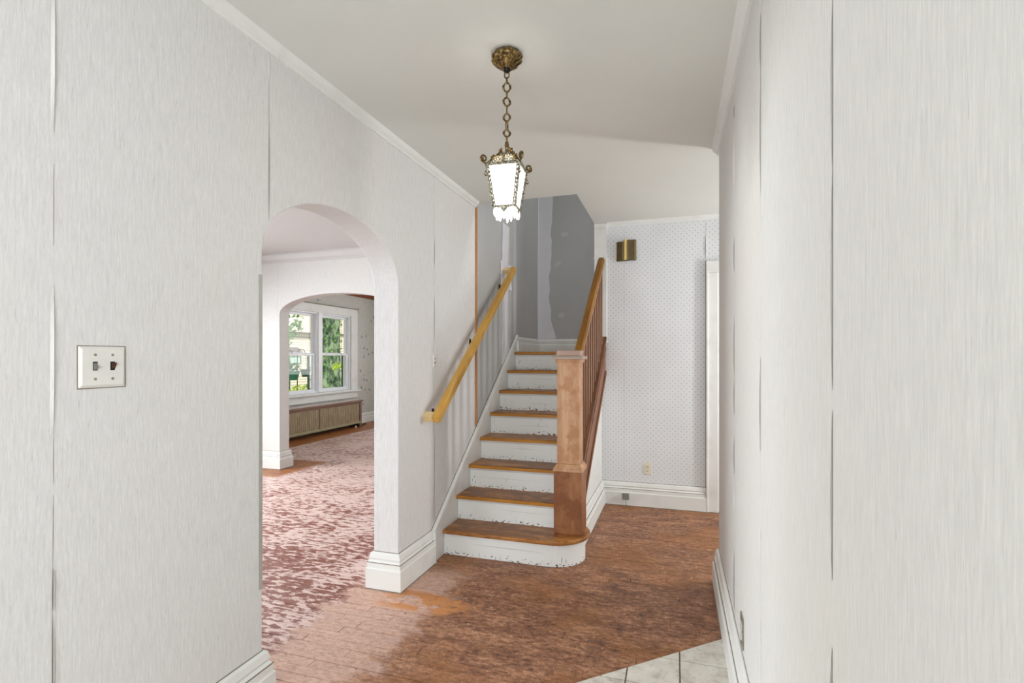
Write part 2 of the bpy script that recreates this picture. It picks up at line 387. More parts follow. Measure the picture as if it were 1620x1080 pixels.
def rect_hole(o, h, axis, a, b):
    """slab with a rectangular hole: o, h = (u0, v0, u1, v1)"""
    m = M(); P = {'x': lambda u, v, q: (q, u, v), 'y': lambda u, v, q: (u, q, v), 'z': lambda u, v, q: (u, v, q)}[axis]
    O = [(o[0], o[1]), (o[2], o[1]), (o[2], o[3]), (o[0], o[3])]; H = [(h[0], h[1]), (h[2], h[1]), (h[2], h[3]), (h[0], h[3])]
    vs = [P(*p, a) for p in O]+[P(*p, a) for p in H]+[P(*p, b) for p in O]+[P(*p, b) for p in H]; fs = []
    for i in range(4):
        j = (i+1) % 4
        fs += [(i, j, 4+j, 4+i), (8+i, 8+j, 12+j, 12+i), (i, j, 8+j, 8+i), (4+i, 4+j, 12+j, 12+i)]
    return m.add(vs, fs)

# ---------------------------------------------------------------- main dimensions
XL, XLB = -1.135, -1.255      # left wall, both faces
XR = .183                     # right wall
CE = 1.92                     # ceiling
YB = 3.57                     # dotted back wall
Y2, Y2B = 3.77, 3.89          # wall with the second arch
XW = -4.55                    # window wall
YL = 4.33                     # landing back wall
HX, HY0, HY1 = -.531, 2.88, YB  # stair opening in the ceiling
def nos(i): return 2.373+.1755*(i-1)
RI = .130

# floor ----------------------------------------------------------
fl = M(); fl.box(-4.8, -1.4, -.12, 1.65, 7.95, -.013)
floor = struct(fl, 'floor', MAT['under'])
TA, TB = (.163, 1.969), (-.284, 1.570)       # cut line of the tiled entry
def side_of(p): return (TB[0]-TA[0])*(p[1]-TA[1])-(TB[1]-TA[1])*(p[0]-TA[0])
sgn = 1 if side_of((0, 1.0)) > 0 else -1      # > 0 on the tiled side
def clip(poly, keep):
    out = []
    for i in range(len(poly)):
        a, b = poly[i], poly[(i+1) % len(poly)]; da, db = side_of(a)*keep, side_of(b)*keep
        if da >= 0: out.append(a)
        if (da > 0) != (db > 0) and da != db:
            k_ = da/(da-db); out.append((a[0]+(b[0]-a[0])*k_, a[1]+(b[1]-a[1])*k_))
    return out
BW = .0415
pieces = []
r = 0
yy = .60
while yy < 7.8:
    x = -4.55-random.random()*.9
    x_end = 1.5 if yy < YB else (-1.3 if yy > Y2B else -1.255)
    if yy+BW > Y2-.0 and yy < Y2B: pass
    while x < x_end:
        L_ = random.uniform(.7, 1.5); x0, x1 = max(x, -4.55), min(x+L_, x_end); x += L_
        if x1-x0 < .02: continue
        g = .0009
        poly = [(x0+g, yy+g), (x1-g, yy+g), (x1-g, yy+BW-g), (x0+g, yy+BW-g)]
        if x1 > -1.14 and yy < 2.1:
            if x0 < XLB < x1 or True: poly = clip(poly, -sgn)
        if len(poly) < 3: continue
        if yy > 3.6 and x0 > -1.2: continue
        if yy > 3.6 and x1 > XLB and yy < Y2: poly = [(min(p[0], XLB), p[1]) for p in poly]
        cx, cy = (x0+x1)/2, yy
        # the doorway cuts off what can be seen of the rooms
        vis = (cx > -1.2 and cy > 1.3) or (x0 < -1.1 and cy > 1.1 and cy > -x1*.9 and cy < -x0*2.0+1)
        pieces.append((0 if vis else 1, math.hypot(cx, cy), poly, random.random()))
    yy += BW
pieces.sort(key=lambda q: (q[0], q[1]))
rest = M(); rt = []
for i, (vis, d, poly, tn) in enumerate(pieces):
    z1 = random.uniform(-.0012, 0)
    if i < 296:
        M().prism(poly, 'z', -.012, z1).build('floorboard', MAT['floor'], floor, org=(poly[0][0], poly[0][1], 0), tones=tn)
    else:
        n0 = len(rest.f); rest.prism(poly, 'z', -.012, z1); rt += [tn]*(len(rest.f)-n0)
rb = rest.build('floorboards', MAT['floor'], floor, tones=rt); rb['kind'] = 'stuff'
# tiled entry
gp = clip([(XL, -1.2), (XR+.0, -1.2), (XR+.0, 2.2), (XL, 2.2)], sgn)
M().prism(gp, 'z', -.012, .0005).build('grout', MAT['grout'], floor)
TP = .1605
for i in range(-8, 2):
    for j in range(-18, 3):
        x0, y0 = .0135+i*TP, 1.782+(j-1)*TP; g = .0022
        q = [(x0+g, y0+g), (x0+TP-g, y0+g), (x0+TP-g, y0+TP-g), (x0+g, y0+TP-g)]
        q = [(min(max(p[0], XL+.01), XR-.012), p[1]) for p in q]
        q = clip(q, sgn)
        if len(q) < 3 or y0 < -.2: continue
        if max(p[0] for p in q)-min(p[0] for p in q) < .01: continue
        M().prism(q, 'z', -.008, .004).build('tile', MAT['tile'], floor, org=(q[0][0], q[0][1], 0), bevel=.0012, seg=1)

# left wall with arch --------------------------------------------
AY0, AY1, ASP, AAP = 1.198, 1.962, 1.305, 1.525
def ell(y0, y1, zs, za, n=28, flip=False):
    c, a_ = (y0+y1)/2, (y1-y0)/2
    out = [(c-a_*math.cos(math.pi*i/n), zs+(za-zs)*math.sin(math.pi*i/n)) for i in range(n+1)]
    return out[::-1] if flip else out
m = M(); m.prism([(-1.25, -.01), (AY0, -.01)]+ell(AY0, AY1, ASP, AAP)+[(AY1, -.01), (2.858, -.01), (2.858, CE+.02), (-1.25, CE+.02)], 'x', XL, XLB)
wall_left = struct(m, 'wall_left', MAT['paper_left'], bevel=.004)
m = M(); m.prism([(2.858, -.01), (YL+.12, -.01), (YL+.12, 4.0), (2.70, 4.0), (2.70, CE+.02), (2.858, CE+.02)], 'x', XL-.002, XLB)
wall_stair = struct(m, 'wall_stair_left', MAT['dry'])
# right wall
m = M(); m.box(XR, -1.25, -.01, XR+.12, 2.44, CE+.02); wall_right = struct(m, 'wall_right', MAT['paper'], bevel=.004)
# hall front wall behind the camera, the side space to the right
struct(M().box(-4.67, -1.37, -.01, 1.62, -1.25, CE+.1), 'wall_front', MAT['paper'])
struct(M().box(1.5, -1.25, -.01, 1.62, YB+.12, CE+.1), 'wall_side', MAT['white'])
# back wall (dotted) with the white corner board
m = M(); m.box(-.531, YB, -.01, 1.62, YB+.11, CE+.02); wall_back = struct(m, 'wall_back', MAT['dots'])
m = M(); m.box(-.534, YB-.012, 1.10, -.448, YB+.002, 1.885); m.build('corner_board', MAT['white'], wall_back, bevel=.002)
m = M(); m.box(-.534, YB-.016, 1.885, -.448, YB+.002, 1.919); m.build('corner_board_cap', MAT['white'], wall_back, bevel=.003)
# landing and upstairs shell
struct(M().box(XLB, YL, -.01, 1.4, YL+.12, 4.0), 'wall_landing', MAT['dry'])
struct(M().box(1.3, 2.76, CE+.1, 1.42, YL, 4.0), 'wall_upstairs_right', MAT['dry'])
struct(M().box(XL, 2.76, CE+.1, 1.3, 2.88, 4.0), 'wall_upstairs_front', MAT['dry'])
struct(M().box(XLB-.1, 2.6, 4.0, 1.5, YL+.2, 4.1), 'ceiling_upstairs', MAT['ceil'])
struct(M().prism([(HX+.0, YB+.11), (1.3, YB+.11), (1.3, YL), (HX+.06, YL)], 'z', 1.02, 1.04), 'floor_landing_side', MAT['under'])
# knee wall under the stairs
m = M(); m.prism([(2.62, -.01), (YB, -.01), (YB, 1.03), (2.62, .33)], 'x', -.495, -.483)
wall_knee = struct(m, 'wall_under_stair', MAT['white'])
# ceilings
m = M(); m.prism([(XL, -1.25), (1.5, -1.25), (1.5, YB+.11), (HX, YB+.11), (HX, HY0), (XL, HY0)], 'z', CE, CE+.1)
ceiling = struct(m, 'ceiling', MAT['ceil'])
struct(M().box(XW-.12, -1.25, CE, XLB, Y2, CE+.1), 'ceiling_front_room', MAT['frontgrey'])
struct(M().box(XW-.12, Y2B, 2.01, -1.2, 7.9, 2.11), 'ceiling_far_room', MAT['ceil'])
# wall with second arch
A2 = ell(-3.38, -2.205, 1.39, 1.555, 28)
m = M(); m.prism([(XW, -.01), (-3.38, -.01)]+A2+[(-2.205, -.01), (XLB, -.01), (XLB, 2.1), (XW, 2.1)], 'y', Y2, Y2B)
wall_arch = struct(m, 'wall_archway', MAT['paper'], bevel=.004)
# window wall
WY0, WY1, WZ0, WZ1 = 5.125, 6.50, .53, 1.60
wall_window = struct(rect_hole((-1.25, -.01, 7.9, 2.1), (WY0, WZ0, WY1, WZ1), 'x', XW, XW-.12), 'wall_window', MAT['floral'])
struct(M().box(XW-.12, 7.8, -.01, -1.2, 7.92, 2.1), 'wall_far', MAT['floral'])
struct(M().box(-1.30, YL+.12, -.01, -1.18, 7.8, 2.1), 'wall_far_right', MAT['floral'])

# ---------------------------------------------------------------- baseboards and crown
BP = [(0, 0), (.026, 0), (.026, .088), (.021, .091), (.021, .112), (.013, .122), (.013, .126), (.016, .130), (.011, .150), (.004, .155), (0, .155)]
CR = [(0, 0), (.004, 0), (.008, -.0), (.010, .008), (.022, .016), (.028, .028), (.03, .032), (0, .032)]
def base(path, name, side=1, z=0, prof=BP, mat='white'):
    o = struct(M().sweep([(d, q+z) for d, q in prof], path, side), name, MAT[mat], bevel=.0012, seg=1)
    k_ = prof[-1][1]/.155
    for a0_, a1_, d_ in ((.155, .1576, .0012), (.1120, .1146, .0215), (.0, .0035, .028)):
        M().sweep([(0, z+a0_*k_), (d_, z+a0_*k_), (d_, z+a1_*k_), (0, z+a1_*k_)], path, side).build('seam_gap', MAT['gap'], o)
    return o
base([(XL, -1.2), (XL, AY0), (XLB, AY0), (XLB, -1.2)], 'baseboard_left_near', -1 if False else 1)
base([(XLB, Y2), (XLB, AY1), (XL, AY1), (XL, 2.272)], 'baseboard_left_far', 1)
base([(XR+.10, 2.44), (XR, 2.44), (XR, -1.2)], 'baseboard_right', 1)
base([(-.483, 2.66), (-.483, YB), (.188, YB)], 'baseboard_back', 1)
base([(XW, Y2), (-3.38, Y2), (-3.38, Y2B), (XW, Y2B)], 'baseboard_archway', 1)
base([(XW, Y2B+.03), (XW, 7.75)], 'baseboard_window', 1)
base([(XL, 3.66), (XL, YL), (-.3, YL)], 'baseboard_landing', 1, z=1.04, prof=[(d, q*.74) for d, q in BP])
def crown(path, name, side=1, z=CE, k=1.0, mat='white'):
    pr_ = [(d*k, z-.032*k+q*k) for d, q in CR]
    return struct(M().sweep(pr_, path, side), name, MAT[mat])
crown([(XL, -1.2), (XL, 2.85)], 'trim_1')
crown([(XR, 2.44), (XR, -1.2)], 'trim_2')
crown([(-.448, YB), (1.45, YB)], 'trim_3', k=.75)
C2 = [(0, -.078), (.012, -.078), (.014, -.07), (.03, -.055), (.034, -.052), (.05, -.02), (.055, -.014), (.055, 0), (0, 0)]
struct(M().sweep([(d, CE+q) for d, q in C2], [(XW, Y2), (XLB, Y2)], 1), 'trim_4', MAT['frontgrey'])
struct(M().sweep([(d*1.3, 2.01+q*1.35) for d, q in C2], [(XW, Y2B), (XW, 7.8)], 1), 'trim_5', MAT['brownmould'])
# orange wood strip where the paper stops
m = M(); pts = []
m.prism([(XL, 2.850), (XL+.009, 2.852), (XL+.012, 2.860), (XL+.009, 2.868), (XL-.001, 2.870)], 'z', .60, 1.895)
struct(m, 'trim_6', MAT['trimwood'])

# ---------------------------------------------------------------- wallpaper seams (lifted edges)
def seam(wall, axis, const, out, pos, z0, z1, dens=.6, amp=.0032, seed=0):
    """broken lifted seam up a wall. axis 'x': wall plane x=const, pos is y."""
    rnd = random.Random(seed); z = z0; mm = M(); gg = M()
    def P(p, d, zz): return (const+out*d, p, zz) if axis == 'x' else (p, const+out*d, zz)
    drift = 0
    while z < z1:
        L_ = rnd.uniform(.08, .30); e = min(z+L_, z1); n = 10
        drift2 = drift+rnd.uniform(-.0012, .0012); lift = rnd.random() < dens; k_ = rnd.choice((-1, 1))
        for i in range(n):
            a_, b_ = z+(e-z)*i/n, z+(e-z)*(i+1)/n
            fa, fb = math.sin(math.pi*i/n), math.sin(math.pi*(i+1)/n)
            da, db = drift+(drift2-drift)*i/n, drift+(drift2-drift)*(i+1)/n
            wa, wb = (amp*fa*(1 if lift else .25)), (amp*fb*(1 if lift else .25))
            gg.add([P(pos+da-.0003-wa*.2, .0004, a_), P(pos+da+.0003+wa*.2, .0004, a_), P(pos+db+.0003+wb*.2, .0004, b_), P(pos+db-.0003-wb*.2, .0004, b_)], [(0, 1, 2, 3)])
            if lift:
                mm.add([P(pos+da-k_*.006, .0005, a_), P(pos+da-k_*wa*.3, .0006+wa*.9, a_), P(pos+db-k_*wb*.3, .0006+wb*.9, b_), P(pos+db-k_*.006, .0005, b_)], [(0, 1, 2, 3)])
        drift = max(-.004, min(.004, drift2)); z = e+ (0 if rnd.random() < .7 else rnd.uniform(.02, .12))
    mm.build('wallpaper_seam', MAT['paper'], wall); gg.build('seam_gap', MAT['gap'], wall)
seam(wall_left, 'x', XL, 1, .672, .155, CE-.03, .55, .004, 1)
seam(wall_left, 'x', XL, 1, 1.222, 1.40, CE-.03, .35, .002, 2)
seam(wall_left, 'x', XL, 1, 1.768, 1.515, CE-.03, .7, .003, 3)
seam(wall_left, 'x', XL, 1, 2.308, .2, CE-.04, .6, .003, 4)
seam(wall_right, 'x', XR, -1, 1.815, .16, CE-.1, .8, .003, 5)
seam(wall_right, 'x', XR, -1, 1.275, .16, CE-.04, .6, .0022, 6)
seam(wall_right, 'x', XR, -1, .719, .16, CE-.04, .8, .0022, 7)
seam(wall_back, 'y', YB, -1, -.333, .155, CE-.03, .1, .004, 8)
seam(wall_back, 'y', YB, -1, .189, 1.62, CE-.03, .2, .007, 9)
seam(wall_arch, 'y', Y2, -1, -3.40, 1.395, CE-.08, .3, .006, 10)
seam(wall_arch, 'y', Y2, -1, -2.45, 1.66, CE-.08, .3, .003, 11)
# corner bead bared at the near jamb
m = M(); m.box(XL-.0005, AY0-.014, .335, XL+.0015, AY0-.001, 1.237); m.build('corner_bead', m_plain('bare_bead', (176, 176, 170), .5, .2), wall_left)
m = M(); m.lathe([(.002, 0), (.002, .001)], 0, 0, 8)
# joint compound on drywall
def mud(wall, axis, const, out, cen, wid, z0, z1, seed, wob=.01, th=.0012):
    rnd = random.Random(seed); n = 26; L_ = []; R_ = []
    a_ = b_ = 0
    for i in range(n+1):
        z = z0+(z1-z0)*i/n; a_ += rnd.uniform(-wob, wob); b_ += rnd.uniform(-wob, wob); a_ *= .85; b_ *= .85
        L_.append((cen-wid/2+a_, z)); R_.append((cen+wid/2+b_, z))
    poly = L_+R_[::-1]
    return M().prism(poly, axis, const, const+out*th).build('joint_compound', MAT['mud'], wall)
mud(wall_stair, 'x', XL, 1, 3.43, .16, .95, 1.93, 1, .010)
mud(wall_stair, 'x', XL, 1, 3.44, .24, 1.48, 1.66, 5, .006, .0022)
M().prism([(YL, 1.155), (YL-.02, 1.155), (YL-.025, 1.6), (YL-.016, 2.2), (YL-.03, 3.0), (YL, 3.0)], 'x', XL, XL+.0012).build('joint_compound', MAT['mud'], wall_stair)
rnd = random.Random(3); n = 34; R_ = []; b_ = 0
for i in range(n+1):
    z = 1.155+(3.2-1.155)*i/n; b_ += rnd.uniform(-.014, .014); b_ *= .88
    R_.append((-1.02+b_+(.05*max(0, 1-i/3)), z))
wl = bpy.data.objects['wall_landing']
M().prism([(XL, 1.155)]+R_+[(XL, 3.2)], 'y', YL, YL-.0012).build('joint_compound', MAT['mud'], wl)
m_dab = m_plain('thin_compound', (190, 190, 190), .85, var=.04, sc_=20)
for (x, z, a_, b_, th) in [(-.965, 1.80, .035, .016, .6), (-.62, 1.84, .05, .018, .3), (-.93, 1.36, .03, .02, .2), (-.66, 1.45, .03, .014, 0), (-.9, 2.05, .035, .02, .2)]:
    pl = [(x+a_*math.cos(q)*math.cos(th)-b_*math.sin(q)*math.sin(th), z+a_*math.cos(q)*math.sin(th)+b_*math.sin(q)*math.cos(th)) for q in [2*math.pi*i/12 for i in range(12)]]
    M().prism(pl, 'y', YL, YL-.0008).build('compound_dab', m_dab, wl)

# ---------------------------------------------------------------- staircase
SX0, SX1 = -1.122, -.487
st = thing('staircase', 'straight staircase with worn oak treads, chipped white risers and square newel post', 'staircase', (-.8, 2.38, 0))
def arcpoly(off):
    r_ = .176-off; cx, cy = -.580, 2.549
    return [(SX0, 2.373+off), (cx, 2.373+off)]+[(cx+r_*math.sin(a), cy-r_*math.cos(a)) for a in [R(q) for q in range(8, 121, 8)]]+[(-.487, 2.72), (SX0, 2.72)]
tr1 = M().prism(arcpoly(0), 'z', RI-.021, RI).build('tread', [MAT['tread']], st, org=(-.8, 2.373, RI), bevel=.007, seg=3); tr1['label'] = 'wide bottom tread with rounded end'
rs1 = M().prism(arcpoly(.024), 'z', 0, RI-.021).build('riser', MAT['riser'], st, org=(-.8, 2.40, 0)); rs1['label'] = 'curved bottom riser with chipped paint'
for i in range(2, 9):
    y, z = nos(i), RI*i
    y1 = nos(i+1)+.026 if i < 8 else YL
    prof = [(y1, z-.021), (y1, z), (y+.008, z), (y+.003, z-.002), (y, z-.0075), (y, z-.0135), (y+.003, z-.019), (y+.008, z-.021)]
    x1 = SX1 if i < 8 else HX
    tm = M(); tm.prism(prof, 'x', SX0 if i < 8 else XL, x1); o = tm.build('tread', [MAT['tread']], st, org=(SX0, y, z))
    if i == 8: o['label'] = 'landing floor at the top of the flight'
    rm = M(); rm.box(SX0, y+.022, z-RI+(-.0), SX1, y+.034, z-.021); o = rm.build('riser', MAT['riser'], st, org=(SX0, y+.022, z-RI))
    cm = M(); cm.prism([(y+.022, z-.021), (y+.013, z-.021), (y+.015, z-.027), (y+.0215, z-.033)], 'x', SX0, SX1); cm.build('cove_molding', MAT['white'], st)
# nosing edge varnish strip on each tread
for i in range(1, 9):
    y, z = nos(i), RI*i
    if i == 1: continue
    M().prism([(y-.0006, z-.018), (y-.0006, z-.005), (y+.0015, z-.003), (y+.0015, z-.0195)], 'x', SX0, SX1 if i < 8 else HX).build('nosing', MAT['nosing'], st)
# cracks between the boards of the risers
rnd = random.Random(5)
for i in range(1, 9):
    y, z = nos(i)+.022-.0004, RI*(i-1)
    x = SX0+rnd.uniform(.02, .25); mm = M(); zz = z+RI*rnd.uniform(.35, .55)
    x1 = min(x+rnd.uniform(.2, .4), -.6)
    mm.prism([(x, zz), ((x+x1)/2, zz-.0005), (x1, zz-.0012), ((x+x1)/2, zz+.0004)], 'y', y-.0002, y+.001)
    mm.build('riser_crack', MAT['gap'], st)
# upper flight turning right behind the back wall
for k in range(1, 4):
    xs = -.42+(k-1)*.18
    M().box(xs, YB+.11, 1.04+RI*k-.021, xs+.21, YL, 1.04+RI*k).build('tread', MAT['tread'], st)
    M().box(xs+.02, YB+.11, 1.04+RI*(k-1), xs+.032, YL, 1.04+RI*k-.021).build('riser', MAT['riser'], st)
# skirt board along the left wall
sk = M(); sk.prism([(2.272, 0), (2.272, .15), (3.668, 1.165), (3.668, 1.0), (3.60, .8), (2.6, 0)], 'x', XL, XL+.012)
struct(sk, 'baseboard_stair', MAT['white'])
cp = M()
dy, dz = (3.668-2.272), (1.165-.15); L_ = math.hypot(dy, dz); uy, uz = dy/L_, dz/L_
def offp(a_, b_): return (2.272+uy*a_-uz*b_, .15+uz*a_+uy*b_)
cp.prism([offp(0, -.022), offp(L_, -.022), offp(L_, .004), offp(0, .004)], 'x', XL, XL+.020)
struct(cp, 'trim_7', MAT['white'], bevel=.003)
cp = M(); cp.prism([offp(0, .004), offp(L_, .004), offp(L_, .0065), offp(0, .0065)], 'x', XL, XL+.003); cp.build('seam_gap', MAT['gap'], bpy.data.objects['trim_7'])
cp = M(); cp.prism([offp(0, -.0245), offp(L_, -.0245), offp(L_, -.022), offp(0, -.022)], 'x', XL, XL+.0128); cp.build('seam_gap', MAT['gap'], bpy.data.objects['trim_7'])
struct(M().box(XL, 2.266, 0, XL+.028, 2.276, .150), 'trim_8', MAT['white'])

# newel post
NX, NY = -.505, 2.562
nw = M(); h = .0695; nw.box(NX-h, NY-h, RI, NX+h, NY+h, .437)
nwo = nw.build('newel_post', MAT['newel_base'], st, org=(NX, NY, RI), bevel=.003)
def frus(m, z0, h0, z1, h1):
    m.add([(NX-h0, NY-h0, z0), (NX+h0, NY-h0, z0), (NX+h0, NY+h0, z0), (NX-h0, NY+h0, z0), (NX-h1, NY-h1, z1), (NX+h1, NY-h1, z1), (NX+h1, NY+h1, z1), (NX-h1, NY+h1, z1)],
          [(0, 3, 2, 1), (4, 5, 6, 7), (0, 1, 5, 4), (1, 2, 6, 5), (2, 3, 7, 6), (3, 0, 4, 7)])
m = M(); frus(m, .437, .074, .452, .072); m.build('base_molding', MAT['newel'], nwo, bevel=.0015)
m = M(); frus(m, .452, .071, .472, .058); m.build('base_molding', MAT['newel'], nwo, bevel=.0015)
m = M(); frus(m, .472, .0555, .978, .0555); o = m.build('shaft', MAT['newel'], nwo, bevel=.002); o['label'] = 'pale stripped oak shaft'
m = M(); frus(m, .972, .0585, .990, .064); m.build('neck_molding', MAT['newel'], nwo, bevel=.0015)
m = M(); frus(m, .990, .073, 1.006, .075); m.build('cap_plate', m_wood('weathered_cap', [(.3, (136, 122, 112)), (.6, (176, 158, 146)), (.8, (196, 180, 168))], 'x', 20, .5), nwo, bevel=.003)
m = M(); frus(m, 1.006, .060, 1.034, .057); m.build('cap', m_wood('weathered_cap_top', [(.3, (150, 124, 112)), (.6, (182, 154, 138)), (.8, (198, 172, 156))], 'x', 20, .5), nwo, bevel=.004)
# stringer with sloped shoe
SL = .742
def shz(y): return .462+SL*(y-2.632)
m = M(); m.prism([(2.632, shz(2.632)-.020), (YB-.003, shz(YB)-.02), (YB-.003, shz(YB)-.24), (2.632, shz(2.632)-.23)], 'x', -.500, -.456)
m.build('stringer', MAT['shoe'], st, bevel=.002)
m = M(); m.prism([(2.632, shz(2.632)-.022), (YB-.02, shz(YB-.02)-.022), (YB-.02, shz(YB-.02)), (2.632, shz(2.632))], 'x', -.508, -.446)
m.build('shoe_rail', MAT['shoe'], st, bevel=.004)
m = M(); m.prism([(2.632, shz(2.632)-.085), (YB-.03, shz(YB-.03)-.085), (YB-.03, shz(YB-.03)-.062), (2.632, shz(2.632)-.062)], 'x', -.458, -.449)
m.build('stringer_bead', MAT['shoe'], st, bevel=.003)
m = M(); m.prism([(2.632, shz(2.632)-.25), (YB-.03, shz(YB-.03)-.25), (YB-.03, shz(YB-.03)-.225), (2.632, shz(2.632)-.225)], 'x', -.484, -.446)
m.build('stringer_bead', MAT['shoe'], st, bevel=.003)
# handrail
def rz(y): return 1.033+.737*(y-2.66)
bx_ = -.476
m = M(); hw = .0235; prof = [(-.6, -1), (.6, -1), (.75, -.5), (1, -.2), (1, .45), (.6, .95), (-.6, .95), (-1, .45), (-1, -.2), (-.75, -.5)]
def railsec(y): return [(bx_+a_*hw, y, rz(y)+b_*.032) for a_, b_ in prof]
k = len(prof); ys = [2.612, 3.485]
vs = railsec(ys[0])+railsec(ys[1])+[(bx_+a_*hw*.6, 3.502, rz(3.50)+b_*.020) for a_, b_ in prof]
fs = [tuple(range(k)), tuple(range(3*k-1, 2*k-1, -1))]
for q in range(2): fs += [(q*k+i, q*k+(i+1) % k, (q+1)*k+(i+1) % k, (q+1)*k+i) for i in range(k)]
m.add(vs, fs); o = m.build('banister_rail', MAT['rail'], st, bevel=.002); o['label'] = 'golden brown varnished rail'
for k_ in range(11):
    y = 2.690+k_*.0785
    if y > 3.50: break
    b_ = .0095; m = M()
    m.add([(bx_-b_, y-b_, shz(y-b_)-.002), (bx_+b_, y-b_, shz(y-b_)-.002), (bx_+b_, y+b_, shz(y+b_)-.002), (bx_-b_, y+b_, shz(y+b_)-.002),
           (bx_-b_, y-b_, rz(y-b_)-.028), (bx_+b_, y-b_, rz(y-b_)-.028), (bx_+b_, y+b_, rz(y+b_)-.028), (bx_-b_, y+b_, rz(y+b_)-.028)],
          [(0, 3, 2, 1), (4, 5, 6, 7), (0, 1, 5, 4), (1, 2, 6, 5), (2, 3, 7, 6), (3, 0, 4, 7)])
    m.build('baluster', MAT['baluster'], st, org=(bx_, y, shz(y)), bevel=.001, seg=1)

# ---------------------------------------------------------------- wall handrail
hr = thing('wall_handrail', 'golden pine handrail climbing the left wall beside the stairs', 'handrail', (XL, 2.2, .7))
p0, p1 = (2.197, .712), (3.403, 1.606)
dy, dz = p1[0]-p0[0], p1[1]-p0[1]; L_ = math.hypot(dy, dz); uy, uz = dy/L_, dz/L_
def q_(a_, b_): return (p0[0]+uy*a_-uz*b_, p0[1]+uz*a_+uy*b_)
m = M(); m.prism([q_(-.01, -.019), q_(L_+.01, -.019), q_(L_+.01, .019), q_(-.01, .019)], 'x', -1.088, -1.052); m.build('rail', MAT['pine'], hr, bevel=.004)
for a_ in (-.006, L_-.030):
    m = M(); m.prism([q_(a_, -.017), q_(a_+.036, -.017), q_(a_+.036, .017), q_(a_, .017)], 'x', XL, -1.088); m.build('rail_return', MAT['pine_end'], hr, bevel=.002)
for a_ in (.10, .70, L_-.15):
    c = q_(a_, -.02); w0 = q_(a_, -.045); 
    br = M(); br.tube([(XL+.003, c[0], c[1]-.022), (XL+.02, c[0], c[1]-.026), (XL+.045, c[0], c[1]-.018), (-1.070, c[0], c[1]-.003)], .0045, 8)
    b = br.build('bracket', MAT['darkmetal'], hr, smooth=True)
    M().box(XL, c[0]-.010, c[1]-.040, XL+.003, c[0]+.010, c[1]-.006).build('bracket_plate', MAT['darkmetal'], b, bevel=.001)

# ---------------------------------------------------------------- pendant lantern
PX, PY = -.4865, 1.482
pl = thing('pendant_lantern', 'ornate brass pendant lantern with lit frosted glass on a chain', 'ceiling light', (PX, PY, CE))
pl['label'] = 'ornate brass lantern with glowing frosted glass hanging by a chain from the hall ceiling'
m = M(); m.lathe([(.020, CE), (.038, CE-.001), (.0455, CE-.010), (.046, CE-.016), (.042, CE-.022), (.032, CE-.032), (.020, CE-.041), (.011, CE-.047), (.008, CE-.050)], PX, PY, 48, 12, .035)
can = m.build('canopy', MAT['brass'], pl, smooth=True)
for j in range(12):      # embossed leaves around the canopy
    th = 2*math.pi*j/12; lp = []
    for q in range(7):
        rr_ = [.043, .0455, .0465, .043, .035, .025, .015][q]; zz = [CE-.004, CE-.010, CE-.017, CE-.024, CE-.033, CE-.041, CE-.047][q]
        lp.append((PX+rr_*math.cos(th+.12*math.sin(q)), PY+rr_*math.sin(th+.12*math.sin(q)), zz))
    M().tube(lp, [.001, .002, .003, .003, .0026, .002, .0012], 6, flat=.6).build('canopy_leaf', MAT['brass'], can, smooth=True)
m = M(); m.lathe([(.0105, CE-.047), (.0115, CE-.050), (.0095, CE-.056), (.005, CE-.059)], PX, PY, 20); m.build('canopy_nut', MAT['darkmetal'], can, smooth=True)
z = CE-.056
specs = [(.022, .0075, 0, 0), (.020, .003, 90, 0), (.030, .0095, 20, 1), (.024, .0055, 100, 0), (.028, .0095, 40, 1), (.030, .006, 110, 0), (.026, .0085, 10, 1), (.032, .006, 80, 0), (.024, .0085, 30, 1), (.024, .0055, 100, 0)]
tot = sum(s_[0] for s_ in specs); target = (CE-.056)-1.648; kf = target/(tot-.003*len(specs))
for (hh, ww, rot, fancy) in specs:
    hh *= kf; cz = z-hh/2; rt_ = R(rot); pts = []
    for i in range(16):
        a_ = 2*math.pi*i/16; wv = ww*(1+.04*math.cos(4*a_)*fancy)
        px, pz = wv*math.cos(a_), hh/2*math.sin(a_)
        pts.append((PX+px*math.cos(rt_), PY+px*math.sin(rt_), cz+pz))
    ln = M().tube(pts, .0021 if not fancy else .0027, 6, closed=True)
    lo = ln.build('chain_link', MAT['brass'], pl, org=(PX, PY, cz), smooth=True)
    if fancy:
        for sg in (-1, 1):
            pp = []
            for i in range(9):
                a_ = -1.2+2.4*i/8; q = (ww+.003)*sg*math.cos(a_*.9)
                pp.append((PX+q*math.cos(rt_), PY+q*math.sin(rt_), cz+hh*.40*math.sin(a_)))
            M().tube(pp, [.0006, .001, .0016, .002, .0014, .002, .0016, .001, .0006], 5).build('link_leaf', MAT['brass'], lo, smooth=True)
    z -= hh-.003
LR = Matrix.Rotation(R(4), 3, 'Z')
def lp(x, y, z): v = LR @ Vector((x, y, 0)); return (PX+v.x, PY+v.y, z)
ZT, ZB, HT, HB = 1.566, 1.452, .0495, .0335
def hw_(z): return HB+(HT-HB)*(z-ZB)/(ZT-ZB)
m = M(); m.lathe([(.006, 1.612), (.0055, 1.635), (.007, 1.64), (.005, 1.652)], PX, PY, 14); m.build('stem', MAT['brass'], pl, smooth=True)
m = M(); m.lathe([(.012, 1.606), (.010, 1.614), (.006, 1.620)], PX, PY, 16); m.build('stem_cap', MAT['patina'], pl, smooth=True)
